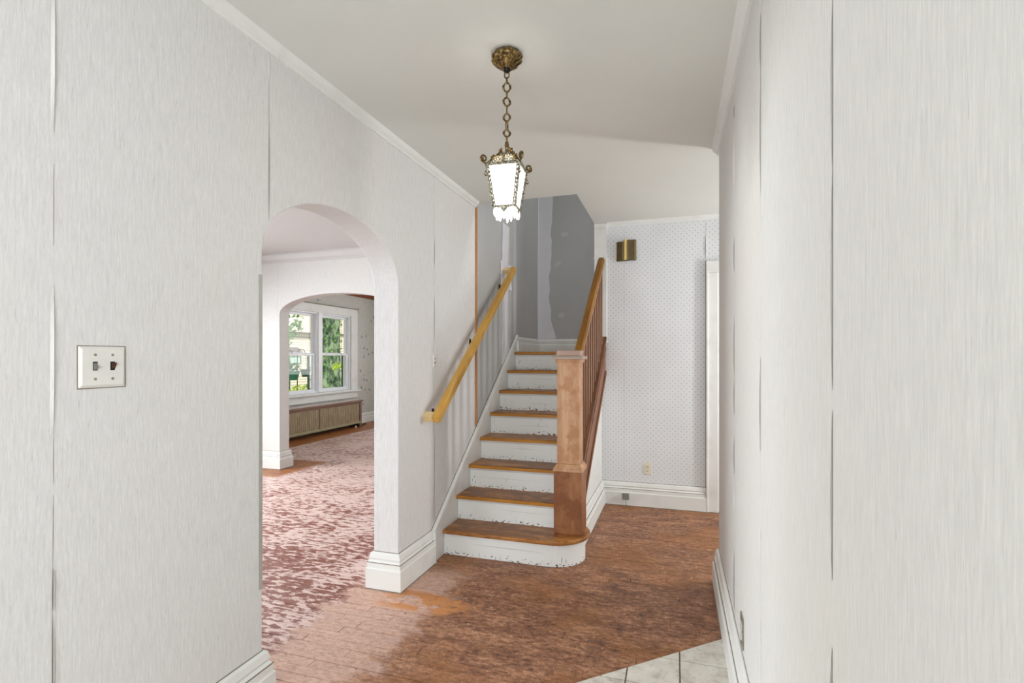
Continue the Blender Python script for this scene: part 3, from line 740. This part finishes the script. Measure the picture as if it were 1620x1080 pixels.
def ring(z0, z1, h0, h1, t_): 
    m = M(); n = 4; out = []
    for (hh, zz) in ((h0, z0), (h1, z1), (h1-t_, z1), (h0-t_, z0)):
        out += [lp(sx*hh, sy*hh, zz) for sx, sy in ((-1, -1), (1, -1), (1, 1), (-1, 1))]
    fs = []
    for r_ in range(4):
        for j in range(4): fs.append((r_*4+j, r_*4+(j+1) % 4, ((r_+1) % 4)*4+(j+1) % 4, ((r_+1) % 4)*4+j))
    return m.add(out, fs)
ring(ZT, ZT+.009, HT+.003, HT+.004, .009).build('top_rim', MAT['patina'], pl, bevel=.0015)
ring(ZB-.006, ZB, HB+.004, HB+.003, .007).build('bottom_rim', MAT['patina'], pl, bevel=.0015)
for sx, sy in ((-1, -1), (1, -1), (1, 1), (-1, 1)):
    pts = []; 
    for i in range(25):
        z_ = ZB+(ZT-ZB)*i/24; q = hw_(z_)+.0015*math.sin(i*2.4); pts.append(lp(sx*q, sy*q, z_))
    cpst = M().tube(pts, [.0038+.0009*math.sin(i*3.1) for i in range(25)], 7).build('corner_post', MAT['patina'], pl, smooth=True)
    # corner scroll finial
    pts = []
    for i in range(22):
        a_ = -.6+i*.36; rr_ = .011*(1-i/30)
        pts.append(lp(sx*(HT+.006+rr_*.72*math.cos(a_)), sy*(HT+.006+rr_*.72*math.cos(a_)), ZT+.020+rr_*math.sin(a_)))
    pts = [lp(sx*(HT-.002), sy*(HT-.002), ZT+.003)]+pts
    M().tube(pts, [.003]*12+[.0026]*6+[.003]*5, 7).build('scroll', MAT['brass'], pl, smooth=True)
    pts = []
    for i in range(14):
        a_ = 1.3+i*.4; rr_ = .007*(1-i/24); pts.append(lp(sx*(hw_(1.54)+.006+rr_*.7*math.cos(a_)), sy*(hw_(1.54)+.006+rr_*.7*math.cos(a_)), 1.542+rr_*math.sin(a_)))
    M().tube(pts, .0018, 6).build('scroll', MAT['brass'], pl, smooth=True)
for fi in range(4):
    FR = Matrix.Rotation(R(90*fi), 3, 'Z')
    def fp(x, d, z):
        v = FR @ Vector((x, -d, 0)); return lp(v.x, v.y, z)
    g = M(); e = .004
    g.add([fp(-HB+e, HB-.001, ZB), fp(HB-e, HB-.001, ZB), fp(HT-e, HT-.001, ZT), fp(-HT+e, HT-.001, ZT),
           fp(-HB+e, HB-.004, ZB), fp(HB-e, HB-.004, ZB), fp(HT-e, HT-.004, ZT), fp(-HT+e, HT-.004, ZT)],
          [(0, 1, 2, 3), (7, 6, 5, 4), (0, 4, 5, 1), (1, 5, 6, 2), (2, 6, 7, 3), (3, 7, 4, 0)])
    g.build('glass_pane', MAT['glow'], pl)
    # bead rows along the pane edge
    for sx in (-1, 1):
        pts = [fp(sx*(hw_(z_)-.006), hw_(z_)+.0005, z_) for z_ in [ZB+(ZT-ZB)*i/20 for i in range(21)]]
        M().tube(pts, [.0014+.0009*(i % 2) for i in range(21)], 6).build('beading', MAT['patina'], pl, smooth=True)
    pts = [fp(-HT+.004+(2*HT-.008)*i/20, HT+.003, ZT+.0045) for i in range(21)]
    M().tube(pts, [.0022+.0012*(i % 2) for i in range(21)], 6).build('beading', MAT['patina'], pl, smooth=True)
    # cresting: outer stepped scroll outline leaning in to the stem, filled with curls
    def cz_(x, s_): return fp(x, HT*(1-s_)+.012*s_, ZT+.009+.050*s_)
    for sx in (-1, 1):
        out = [(.047, .0), (.040, .10), (.034, .30), (.033, .45), (.037, .50), (.039, .42), (.035, .36), (.028, .45), (.022, .58), (.016, .72), (.013, .86), (.015, .98), (.019, 1.0), (.020, .92), (.016, .88)]
        M().tube([cz_(sx*a_, b_) for a_, b_ in out], .0029, 7).build('crest_scroll', MAT['brass'], pl, smooth=True)
        for (cx_, cs, r0, ph, dr) in ((.010, .22, .0085, 0, 1), (.024, .20, .0085, 2.2, -1), (.012, .52, .006, 1, -1), (.036, .10, .005, 3, 1)):
            pts = [cz_(sx*(cx_+r0*(1-i/20)*math.cos(ph+dr*i*.42)), cs+r0/.050*(1-i/20)*math.sin(ph+dr*i*.42)) for i in range(17)]
            M().tube(pts, .0013, 5).build('crest_curl', MAT['patina'], pl, smooth=True)
    pts = [cz_(0, q) for q in (0, .2, .4, .6, .8, 1.0)]
    M().tube(pts, [.0014, .002, .0032, .0026, .0018, .0012], 6).build('crest_leaf', MAT['patina'], pl, smooth=True)
    # pierced apron under the pane
    ap = [(-HB, ZB-.002), (-HB*.55, ZB-.008), (-HB*.3, ZB-.010), (0, ZB-.022), (HB*.3, ZB-.010), (HB*.55, ZB-.008), (HB, ZB-.002)]
    g = M(); k = len(ap)
    g.add([fp(a_, HB+.003, b_) for a_, b_ in ap]+[fp(a_, HB+.001, b_) for a_, b_ in ap], [tuple(range(k)), tuple(range(2*k-1, k-1, -1))]+[(i, (i+1) % k, (i+1) % k+k, i+k) for i in range(k)])
    g.build('apron', MAT['patina'], pl)
    for q in range(6):
        x_ = -HB*.85+HB*1.7*q/5; L2 = [.026, .021, .030, .033, .020, .027][q]
        c = Vector(fp(x_, HB-.003, ZB-.004)); g = M()
        g.lathe([(.0012, ZB-.004), (.0042, ZB-.004-L2*.3), (.0048, ZB-.004-L2*.6), (.0022, ZB-.004-L2*.86), (.0006, ZB-.004-L2)], c.x, c.y, 6)
        g.build('crystal_drop', MAT['crystal'], pl)
bl = bpy.data.lights.new('lantern_bulb', 'POINT'); bl.energy = 4; bl.shadow_soft_size = .03; bl.color = (1, .95, .88)
bo = bpy.data.objects.new('lantern_bulb', bl); C.objects.link(bo); bo.location = Vector((PX, PY, 1.40))*S; bo.parent = None

# ---------------------------------------------------------------- fittings
# two gang plate
sp = thing('light_switch', 'painted white two-gang switch plate, wider than tall, one toggle broken, left of the arch', 'light switch', (XL, .7625, .98))
m = M(); y0, y1, z0, z1 = .716, .809, .937, 1.023
m.add([(XL, y0, z0), (XL, y1, z0), (XL, y1, z1), (XL, y0, z1), (XL+.005, y0+.006, z0+.006), (XL+.005, y1-.006, z0+.006), (XL+.005, y1-.006, z1-.006), (XL+.005, y0+.006, z1-.006)],
      [(0, 1, 2, 3), (7, 6, 5, 4), (0, 4, 5, 1), (1, 5, 6, 2), (2, 6, 7, 3), (3, 7, 4, 0)])
m.build('plate', MAT['plastic'], sp, bevel=.001)
M().prism([(y0-.001, z0-.0015), (y1+.0015, z0-.001), (y1+.001, z1+.0012), (y0-.0012, z1+.001)], 'x', XL, XL+.0006).build('paint_gap', MAT['gap'], sp)
for j, yc in enumerate((y0+.030, y1-.029)):
    M().box(XL+.0045, yc-.0045, .973, XL+.0052, yc+.0045, .991).build('slot', MAT['hole'], sp)
    tg = M(); 
    if j == 0: tg.prism([(XL+.005, .974), (XL+.010, .977), (XL+.010, .981), (XL+.005, .989)], 'y', yc-.003, yc+.003); tg.build('toggle', MAT['greyplastic'], sp)
    else: tg.prism([(XL+.005, .976), (XL+.009, .984), (XL+.011, .989), (XL+.005, .988)], 'y', yc-.002, yc+.005); o = tg.build('toggle', m_plain('burnt_toggle', (70, 40, 28), .6), sp); o['label'] = 'broken dark toggle'
    for zc in (.9555, 1.005):
        M().tube([(XL+.0045, yc, zc), (XL+.0058, yc, zc)], .0028, 10).build('screw', MAT['steel'], sp)
# narrow blank plate with two empty holes near the handrail
bp = thing('blank_plate', 'narrow white wall plate with two dark holes left of the pine handrail', 'wall plate', (XL, 2.308, .984))
M().box(XL, 2.290, .953, XL+.006, 2.318, 1.013).build('plate', MAT['plastic'], bp, bevel=.0015)
for zc, rr_ in ((.994, .0035), (.973, .0045), (1.008, .0018), (.957, .0018)):
    M().tube([(XL+.005, 2.3035, zc), (XL+.0066, 2.3035, zc)], rr_, 10).build('hole', MAT['hole'], bp)
def outlet(name, label, axis, const, out, c, zc, w_, h_, pm, fm):
    def P(a_, d, z): return (const+out*d, a_, z) if axis == 'x' else (a_, const+out*d, z)
    o = thing(name, label, 'outlet', P(c, 0, zc)); m = M()
    def bx(mm, a0, a1, z0, z1, d0, d1):
        p = [P(a0, d0, z0), P(a1, d0, z0), P(a1, d0, z1), P(a0, d0, z1), P(a0, d1, z0), P(a1, d1, z0), P(a1, d1, z1), P(a0, d1, z1)]
        mm.add(p, [(0, 1, 2, 3), (7, 6, 5, 4), (0, 4, 5, 1), (1, 5, 6, 2), (2, 6, 7, 3), (3, 7, 4, 0)]); return mm
    bx(m, c-w_/2, c+w_/2, zc-h_/2, zc+h_/2, 0, .004).build('plate', pm, o, bevel=.0012)
    for s_ in (-1, 1):
        f = bx(M(), c-.0115, c+.0115, zc+s_*.0135-.0105, zc+s_*.0135+.0105, .003, .0062).build('receptacle', fm, o, bevel=.003)
        for k_ in (-1, 1): bx(M(), c+k_*.0045-.0009, c+k_*.0045+.0009, zc+s_*.0135-.002, zc+s_*.0135+.005, .006, .0066).build('slot', MAT['hole'], f)
        bx(M(), c-.0015, c+.0015, zc+s_*.0135-.0075, zc+s_*.0135-.0045, .006, .0066).build('slot', MAT['hole'], f)
    return o
outlet('wall_outlet', 'ivory duplex outlet on the dotted wallpaper above the baseboard', 'y', YB, -1, -.178, .255, .048, .080, MAT['ivory'], MAT['ivory'])
outlet('wall_outlet', 'tarnished steel outlet plate low on the right wall near the tiles', 'x', XR, -1, 1.598, .222, .054, .088, MAT['steel'], MAT['plastic'])
ob = thing('phone_jack', 'small grey phone jack box on the back baseboard', 'phone jack', (-.32, YB-.026, .062))
M().box(-.343, YB-.048, .045, -.297, YB-.026, .086).build('housing', MAT['greyplastic'], ob, bevel=.003)
M().tube([(-.318, YB-.036, .046), (-.317, YB-.034, .02), (-.316, YB-.032, .003)], .0014, 6).build('cable', MAT['darkmetal'], ob, smooth=True)
# door chime
ch = thing('door_chime', 'bronze and brass door chime high on the dotted wall', 'door chime', (-.318, YB, 1.72))
a0, a1, z0, z1 = -.384, -.252, 1.652, 1.790
ch_l = M(); ch_l.prism([(a0, YB), (a0, YB-.016), (a0+.006, YB-.020), (a0+.048, YB-.034), (a0+.055, YB-.022), (a0+.055, YB)], 'z', z0, z1-.008); ch_l.build('side_panel', MAT['chime'], ch, bevel=.002)
ch_r = M(); ch_r.prism([(a1, YB), (a1, YB-.020), (a1-.006, YB-.028), (a1-.052, YB-.034), (a1-.060, YB-.022), (a1-.060, YB)], 'z', z0+.003, z1); ch_r.build('side_panel', MAT['chime'], ch, bevel=.002)
M().box(a0+.052, YB-.012, z0+.002, a1-.056, YB, z1-.002).build('back_plate', MAT['chimedark'], ch)
M().tube([(-.322, YB-.034, z0+.004), (-.322, YB-.034, z1+.003)], .0105, 16).build('chime_tube', MAT['gold'], ch, smooth=False)
for xx, yy_ in ((a0+.0035, .0205), (a1-.007, .030), (a1-.054, .0355), (a0+.046, .0345)):
    M().box(xx-.0022, YB-yy_-.0025, z0+.004, xx+.0022, YB-yy_+.004, z1-.008).build('edge_band', m_plain('worn_gold_band', (170, 146, 96), .4, .5), ch, bevel=.0008)
# right hand door at the back wall: casing and slab
d1 = M(); d1.box(.189, YB-.018, 0, .262, YB, 1.545); dr = struct(d1, 'door_1', MAT['white'], bevel=.003)
M().box(.189, YB-.022, 1.545, 1.05, YB, 1.622).build('head_casing', MAT['white'], dr, bevel=.002)
M().box(.189, YB-.026, 0, .203, YB-.016, 1.56).build('back_band', MAT['white'], dr, bevel=.003)
M().box(.185, YB-.008, 0, .1895, YB, 1.626).build('seam_gap', MAT['gap'], dr)
M().box(.262, YB-.006, .01, .98, YB, 1.545).build('door_panel', MAT['white'], dr)
M().box(.98, YB-.018, 0, 1.05, YB, 1.545).build('casing', MAT['white'], dr, bevel=.003)

# ---------------------------------------------------------------- far room: window, radiator cover
wx = XW
win = struct(rect_hole((WY0-.145, WZ0-.02, WY1+.152, WZ1+.112), (WY0, WZ0-.02+.001, WY1, WZ1), 'x', wx, wx+.016), 'window_1', MAT['white'], bevel=.002)
M().box(wx, WY0-.17, .500, wx+.062, WY1+.175, .525).build('sill', MAT['white'], win, bevel=.004)
M().box(wx, WY0-.145, .405, wx+.018, WY1+.152, .500).build('apron', MAT['white'], win, bevel=.002)
M().box(wx+.012, WY0-.155, WZ1+.105, wx+.022, WY1+.160, WZ1+.117).build('head_molding', MAT['gap'], win)
M().box(wx-.11, 5.774, WZ0, wx+.012, 5.851, WZ1).build('mullion', MAT['vinyl'], win, bevel=.002)
for (a_, b_) in ((WY0, 5.774), (5.851, WY1)):
    fr = rect_hole((a_, WZ0, b_, WZ1), (a_+.022, WZ0+.018, b_-.022, WZ1-.02), 'x', wx-.10, wx-.004).build('window_frame', MAT['vinyl'], win, bevel=.001)
    up = rect_hole((a_+.022, 1.035, b_-.022, WZ1-.02), (a_+.045, 1.062, b_-.06, 1.545), 'x', wx-.075, wx-.055).build('upper_sash', MAT['vinyl'], win, bevel=.001)
    M().box(wx-.066, a_+.045, 1.062, wx-.064, b_-.06, 1.545).build('glass_pane', MAT['glass'], up)
    lo = rect_hole((a_+.022, WZ0+.018, b_-.022, 1.05), (a_+.048, .575, b_-.062, 1.026), 'x', wx-.05, wx-.028).build('lower_sash', MAT['vinyl'], win, bevel=.001)
    M().box(wx-.040, a_+.048, .575, wx-.038, b_-.062, 1.026).build('glass_pane', MAT['glass'], lo)
    for q in (.3, .7):
        yc = a_+(b_-a_)*q; M().box(wx-.030, yc-.014, 1.050, wx-.014, yc+.014, 1.060).build('sash_lock', MAT['vinyl'], lo, bevel=.002)
    M().box(wx-.10, b_-.088, .56, wx-.085, b_-.058, 1.04).build('screen_frame', m_plain('screen_green', (70, 104, 98), .5), win)
rc = thing('radiator_cover', 'long wooden radiator cover with woven grille panels below the window', 'radiator cover', (-4.44, 5.4, 0))
RY0, RY1 = 4.50, 6.445; fx = -4.325
M().box(XW+.03, RY0-.02, .366, fx+.012, RY1+.015, .388).build('top_board', MAT['covertop'], rc, bevel=.003)
M().box(fx+.004, RY0-.02, .362, fx+.016, RY1+.018, .389).build('top_edge', MAT['cover'], rc, bevel=.002)
M().box(fx-.018, RY0, .335, fx, RY1, .366).build('top_rail', MAT['cover'], rc, bevel=.002)
M().box(fx-.018, RY0, .055, fx+.006, RY1-.03, .085).build('bottom_rail', MAT['grillebase'], rc, bevel=.003)
M().box(XW+.03, RY1-.018, .0, fx, RY1, .366).build('side_panel', MAT['cover'], rc, bevel=.002)
M().box(XW+.03, RY0, .0, fx, RY0+.018, .366).build('side_panel', MAT['cover'], rc, bevel=.002)
M().box(fx-.016, RY1-.045, .0, fx+.002, RY1-.018, .34).build('stile', MAT['cover'], rc, bevel=.002)
for a_, b_ in ((4.52, 5.52), (5.535, RY1-.045)):
    gp_ = M().box(fx-.016, a_+.008, .085, fx-.006, b_-.008, .335).build('grille', MAT['grille'], rc)
    mm = M(); yq = a_+.03
    n_ = int((b_-a_-.05)/.034)
    for q in range(n_):
        yc = a_+.03+q*(b_-a_-.06)/max(1, n_-1)
        M().box(fx-.007, yc-.010, .088, fx-.003, yc+.010, .332).build('woven_band', MAT['grille'], gp_, bevel=.001, seg=1)
M().box(fx-.016, 5.52, .085, fx-.001, 5.535, .335).build('divider', MAT['cover'], rc)
vc = thing('pipe_valve', 'small white pipe cap on the floor under the radiator cover', 'valve', (fx+.01, 6.30, 0))
M().lathe([(.013, 0), (.013, .02), (.010, .03), (.004, .033)], fx+.012, 6.28, 14).build('cap', MAT['vinyl'], vc, smooth=True)
cb = M().tube([(-4.42, 6.50, .008), (-4.38, 6.54, .008), (-4.40, 6.60, .008), (-4.44, 6.66, .007), (-4.42, 6.70, .007)], .008, 8)
tag(cb.build('cable_end', MAT['darkmetal'], smooth=True), 'short dark cable end on the floor right of the radiator cover', 'cable')

# ---------------------------------------------------------------- outside
GZ = -.45
tag(M().box(-40, -6, GZ-.1, -4.75, 50, GZ-.002).build('lawn', MAT['lawn']), 'sunlit lawn outside the window', 'lawn', kind='stuff')
hs = thing('neighbour_house', 'cream sided house with dark eaves across the lawn', 'house', (-15, 18.5, GZ))
m = M(); m.prism([(14.0, GZ), (22.6, GZ), (22.6, 3.0), (20.2, 4.2), (18.3, 3.05), (17.0, 2.1), (14.0, 2.1)], 'x', -15, -20)
m.build('wall', MAT['siding'], hs)
for q in range(34):
    z_ = GZ+.1+q*.11
    M().prism([(-15, z_), (-14.975, z_), (-15, z_+.105)], 'y', 14.0 , 22.6 if z_ < 2.9 else 22.0).build('siding_board', MAT['siding'], hs) if z_ < 2.0 else None
M().box(-15.0, 16.4, 1.98, -14.80, 18.64, 2.05).build('fascia_board', MAT['roof'], hs)
M().box(-15.0, 16.4, 1.84, -14.93, 18.64, 1.87).build('trim_line', MAT['roof'], hs)
M().box(-15.02, 18.64, 1.65, -14.92, 18.70, 2.75).build('downspout', MAT['roof'], hs)
M().box(-15.0, 19.5, 2.05, -14.9, 22.6, 2.09).build('trim_line', MAT['roof'], hs)
wn = M().box(-15.0, 16.9, .72, -14.93, 17.9, 1.05).build('window', MAT['greenpaint'], hs)
M().box(-14.94, 17.0, .76, -14.92, 17.8, 1.0).build('pane', m_plain('pale_pane', (190, 214, 206), .2), wn)
M().box(-15, 18.3, .4, -14.95, 18.36, 1.02).build('porch_post', MAT['greenpaint'], hs)
M().box(-15, 18.36, .56, -14.95, 20.6, .60).build('porch_rail', MAT['greenpaint'], hs)
M().box(-15, 18.5, .02, -14.95, 20.6, .06).build('porch_rail', MAT['greenpaint'], hs)
M().box(-14.98, 18.9, .92, -14.93, 19.1, 1.08).build('house_lamp', MAT['roof'], hs)
aw = M().prism([(-13.0, 1.36), (-13.0, 1.30), (-12.9, 1.16), (-12.75, 1.16)], 'y', 14.2, 15.4).build('awning', MAT['roof'])
aw.parent = None
aw.name = 'porch_awning'; tag(aw, 'dark brown awning at the left edge of the neighbouring house', 'awning')
M().box(-15, 14.3, 1.2, -12.9, 14.4, 1.28).build('bracket', MAT['roof'], aw)
M().box(-15, 15.2, 1.2, -12.9, 15.3, 1.28).build('bracket', MAT['roof'], aw)

def leaf_cloud(mm, c, r3, n, size, rnd):
    for _ in range(n):
        while True:
            p = Vector((rnd.uniform(-1, 1), rnd.uniform(-1, 1), rnd.uniform(-1, 1)))
            if p.length < 1: break
        p = Vector((p.x*r3[0], p.y*r3[1], p.z*r3[2]))+Vector(c)
        a_ = Vector((rnd.gauss(0, 1), rnd.gauss(0, 1), rnd.gauss(0, 1))).normalized(); b_ = a_.orthogonal().normalized()
        s_ = size*rnd.uniform(.6, 1.4); c_ = a_.cross(b_)
        if p.z < GZ+s_+.03: p.z = GZ+s_+.03+rnd.random()*.05
        mm.add([p-b_*s_, p+c_*s_*.5+a_*s_*.1, p+b_*s_, p-c_*s_*.5], [(0, 1, 2, 3)])
rnd = random.Random(11)
tk = thing('tree', 'thick mossy tree trunk standing close outside the right window', 'tree', (-8.2, 10.75, GZ))
prof = [(.46, GZ), (.36, GZ+.25), (.31, .3), (.285, 1.0), (.28, 1.8), (.30, 2.6), (.26, 3.4), (.2, 4.4)]
m = M(); nn = 28; vs = []; fs = []
P2 = [(.46+(.30-.46)*min(1, i/6)) if i < 6 else .30 for i in range(30)]
for i in range(30):
    z_ = GZ+i*.17
    for j in range(nn):
        th = 2*math.pi*j/nn; q = P2[i]*(1+.05*math.sin(9*th+i*.5)+rnd.uniform(-.03, .03)); vs.append((-8.2+q*math.cos(th), 10.75+q*math.sin(th), z_))
for i in range(29):
    for j in range(nn): fs.append((i*nn+j, i*nn+(j+1) % nn, (i+1)*nn+(j+1) % nn, (i+1)*nn+j))
m.add(vs, fs); m.build('trunk', MAT['bark'], tk, smooth=True)
m = M()
for _ in range(170):
    th = rnd.uniform(-2.4, .9); z_ = rnd.uniform(1.0, 2.6) if rnd.random() < .8 else rnd.uniform(.0, 1.0)
    p = Vector((-8.2+.33*math.cos(th), 10.75+.33*math.sin(th), z_)); s_ = rnd.uniform(.02, .05)
    a_ = Vector((rnd.gauss(0, 1), rnd.gauss(0, 1), rnd.gauss(0, 1))).normalized(); b_ = a_.orthogonal().normalized(); c_ = a_.cross(b_)
    m.add([p-b_*s_, p+c_*s_*.6, p+b_*s_, p-c_*s_*.6], [(0, 1, 2, 3)])
o = m.build('ivy', MAT['leaf'], tk); o['kind'] = 'stuff'
m = M(); leaf_cloud(m, (-8.0, 11.2, 4.2), (1.8, 2.2, 1.1), 1600, .09, rnd); leaf_cloud(m, (-8.0, 11.25, 2.6), (.15, .2, .2), 50, .05, rnd)
o = m.build('foliage', MAT['leaf'], tk); o['kind'] = 'stuff'
m = M(); leaf_cloud(m, (-7.6, 10.35, .78), (.12, .16, .1), 60, .035, rnd); o = m.build('sprout', MAT['leafyellow'], tk); o['kind'] = 'stuff'
def bush(name, label, c, r3, n, size, mat, seed):
    rn = random.Random(seed); b = thing(name, label, 'tree' if 'tree' in name else 'shrub', (c[0], c[1], GZ)); mm = M(); leaf_cloud(mm, c, r3, n, size, rn)
    f = mm.build('foliage', mat, b); f['kind'] = 'stuff'
    st_ = M(); st_.tube([(c[0], c[1], GZ), (c[0]+.03, c[1]+.02, (GZ+c[2])/2), (c[0], c[1], c[2])], [r3[0]*.14, r3[0]*.10, r3[0]*.05], 7)
    st_.build('stem', MAT['bark'], b); return b
bush('background_tree', 'bright leafy tree above the roof seen in the left window', (-23.2, 25.3, 5.0), (1.6, 3.0, 1.4), 1700, .14, MAT['leaf'], 1)
bush('background_tree', 'bright leafy tree behind the trunk seen in the right window', (-23, 32.0, 4.9), (1.5, 2.6, 1.6), 1400, .14, MAT['leaf'], 2)
bush('garden_tree', 'slim dark green tree at the left edge of the window', (-10, 11.45, 1.95), (.4, .42, .62), 300, .06, MAT['leaf'], 3)
bush('garden_shrub', 'yellow green shrub below the hanging plants', (-9.2, 11.05, .10), (.3, .5, .20), 420, .04, MAT['leafyellow'], 4)
bush('garden_shrub', 'low dark shrub left of the yellow green shrub', (-9.9, 10.55, -.02), (.25, .25, .26), 260, .04, MAT['leafdark'], 5)
def planter(c, rad, label, plant):
    b = thing('hanging_planter', label, 'planter', c, 'hanging planters outside')
    b['group'] = 'hanging planters outside the window'
    M().lathe([(rad*.62, c[2]-rad*1.4), (rad, c[2]), (rad*1.06, c[2]), (rad*1.06, c[2]+rad*.15), (rad*.9, c[2]+rad*.15)], c[0], c[1], 18).build('pot', MAT['pot'], b, smooth=False)
    for k_ in range(3):
        a_ = 2*math.pi*k_/3; M().tube([(c[0]+rad*math.cos(a_), c[1]+rad*math.sin(a_), c[2]+rad*.1), (c[0], c[1], c[2]+.46)], .004, 4).build('hanger', MAT['darkmetal'], b)
    M().tube([(c[0], c[1], c[2]+.44), (c[0]-.05, c[1], c[2]+.54), (c[0]-.18, c[1], c[2]+.56), (c[0]-.26, c[1], c[2]+.46), (c[0]-.26, c[1], GZ)], .012, 6).build('hook_pole', MAT['darkmetal'], b)
    if plant:
        mm = M(); leaf_cloud(mm, (c[0], c[1], c[2]+.10), (.17, .17, .14), 160, .035, random.Random(8)); f = mm.build('plant', MAT['leafdark'], b); f['kind'] = 'stuff'
planter((-9.4, 10.98, .62), .15, 'dark planter with bushy plant hanging outside the left window', True)
planter((-9.4, 11.42, .66), .13, 'bare dark green planter hanging right of the bushy one', False)
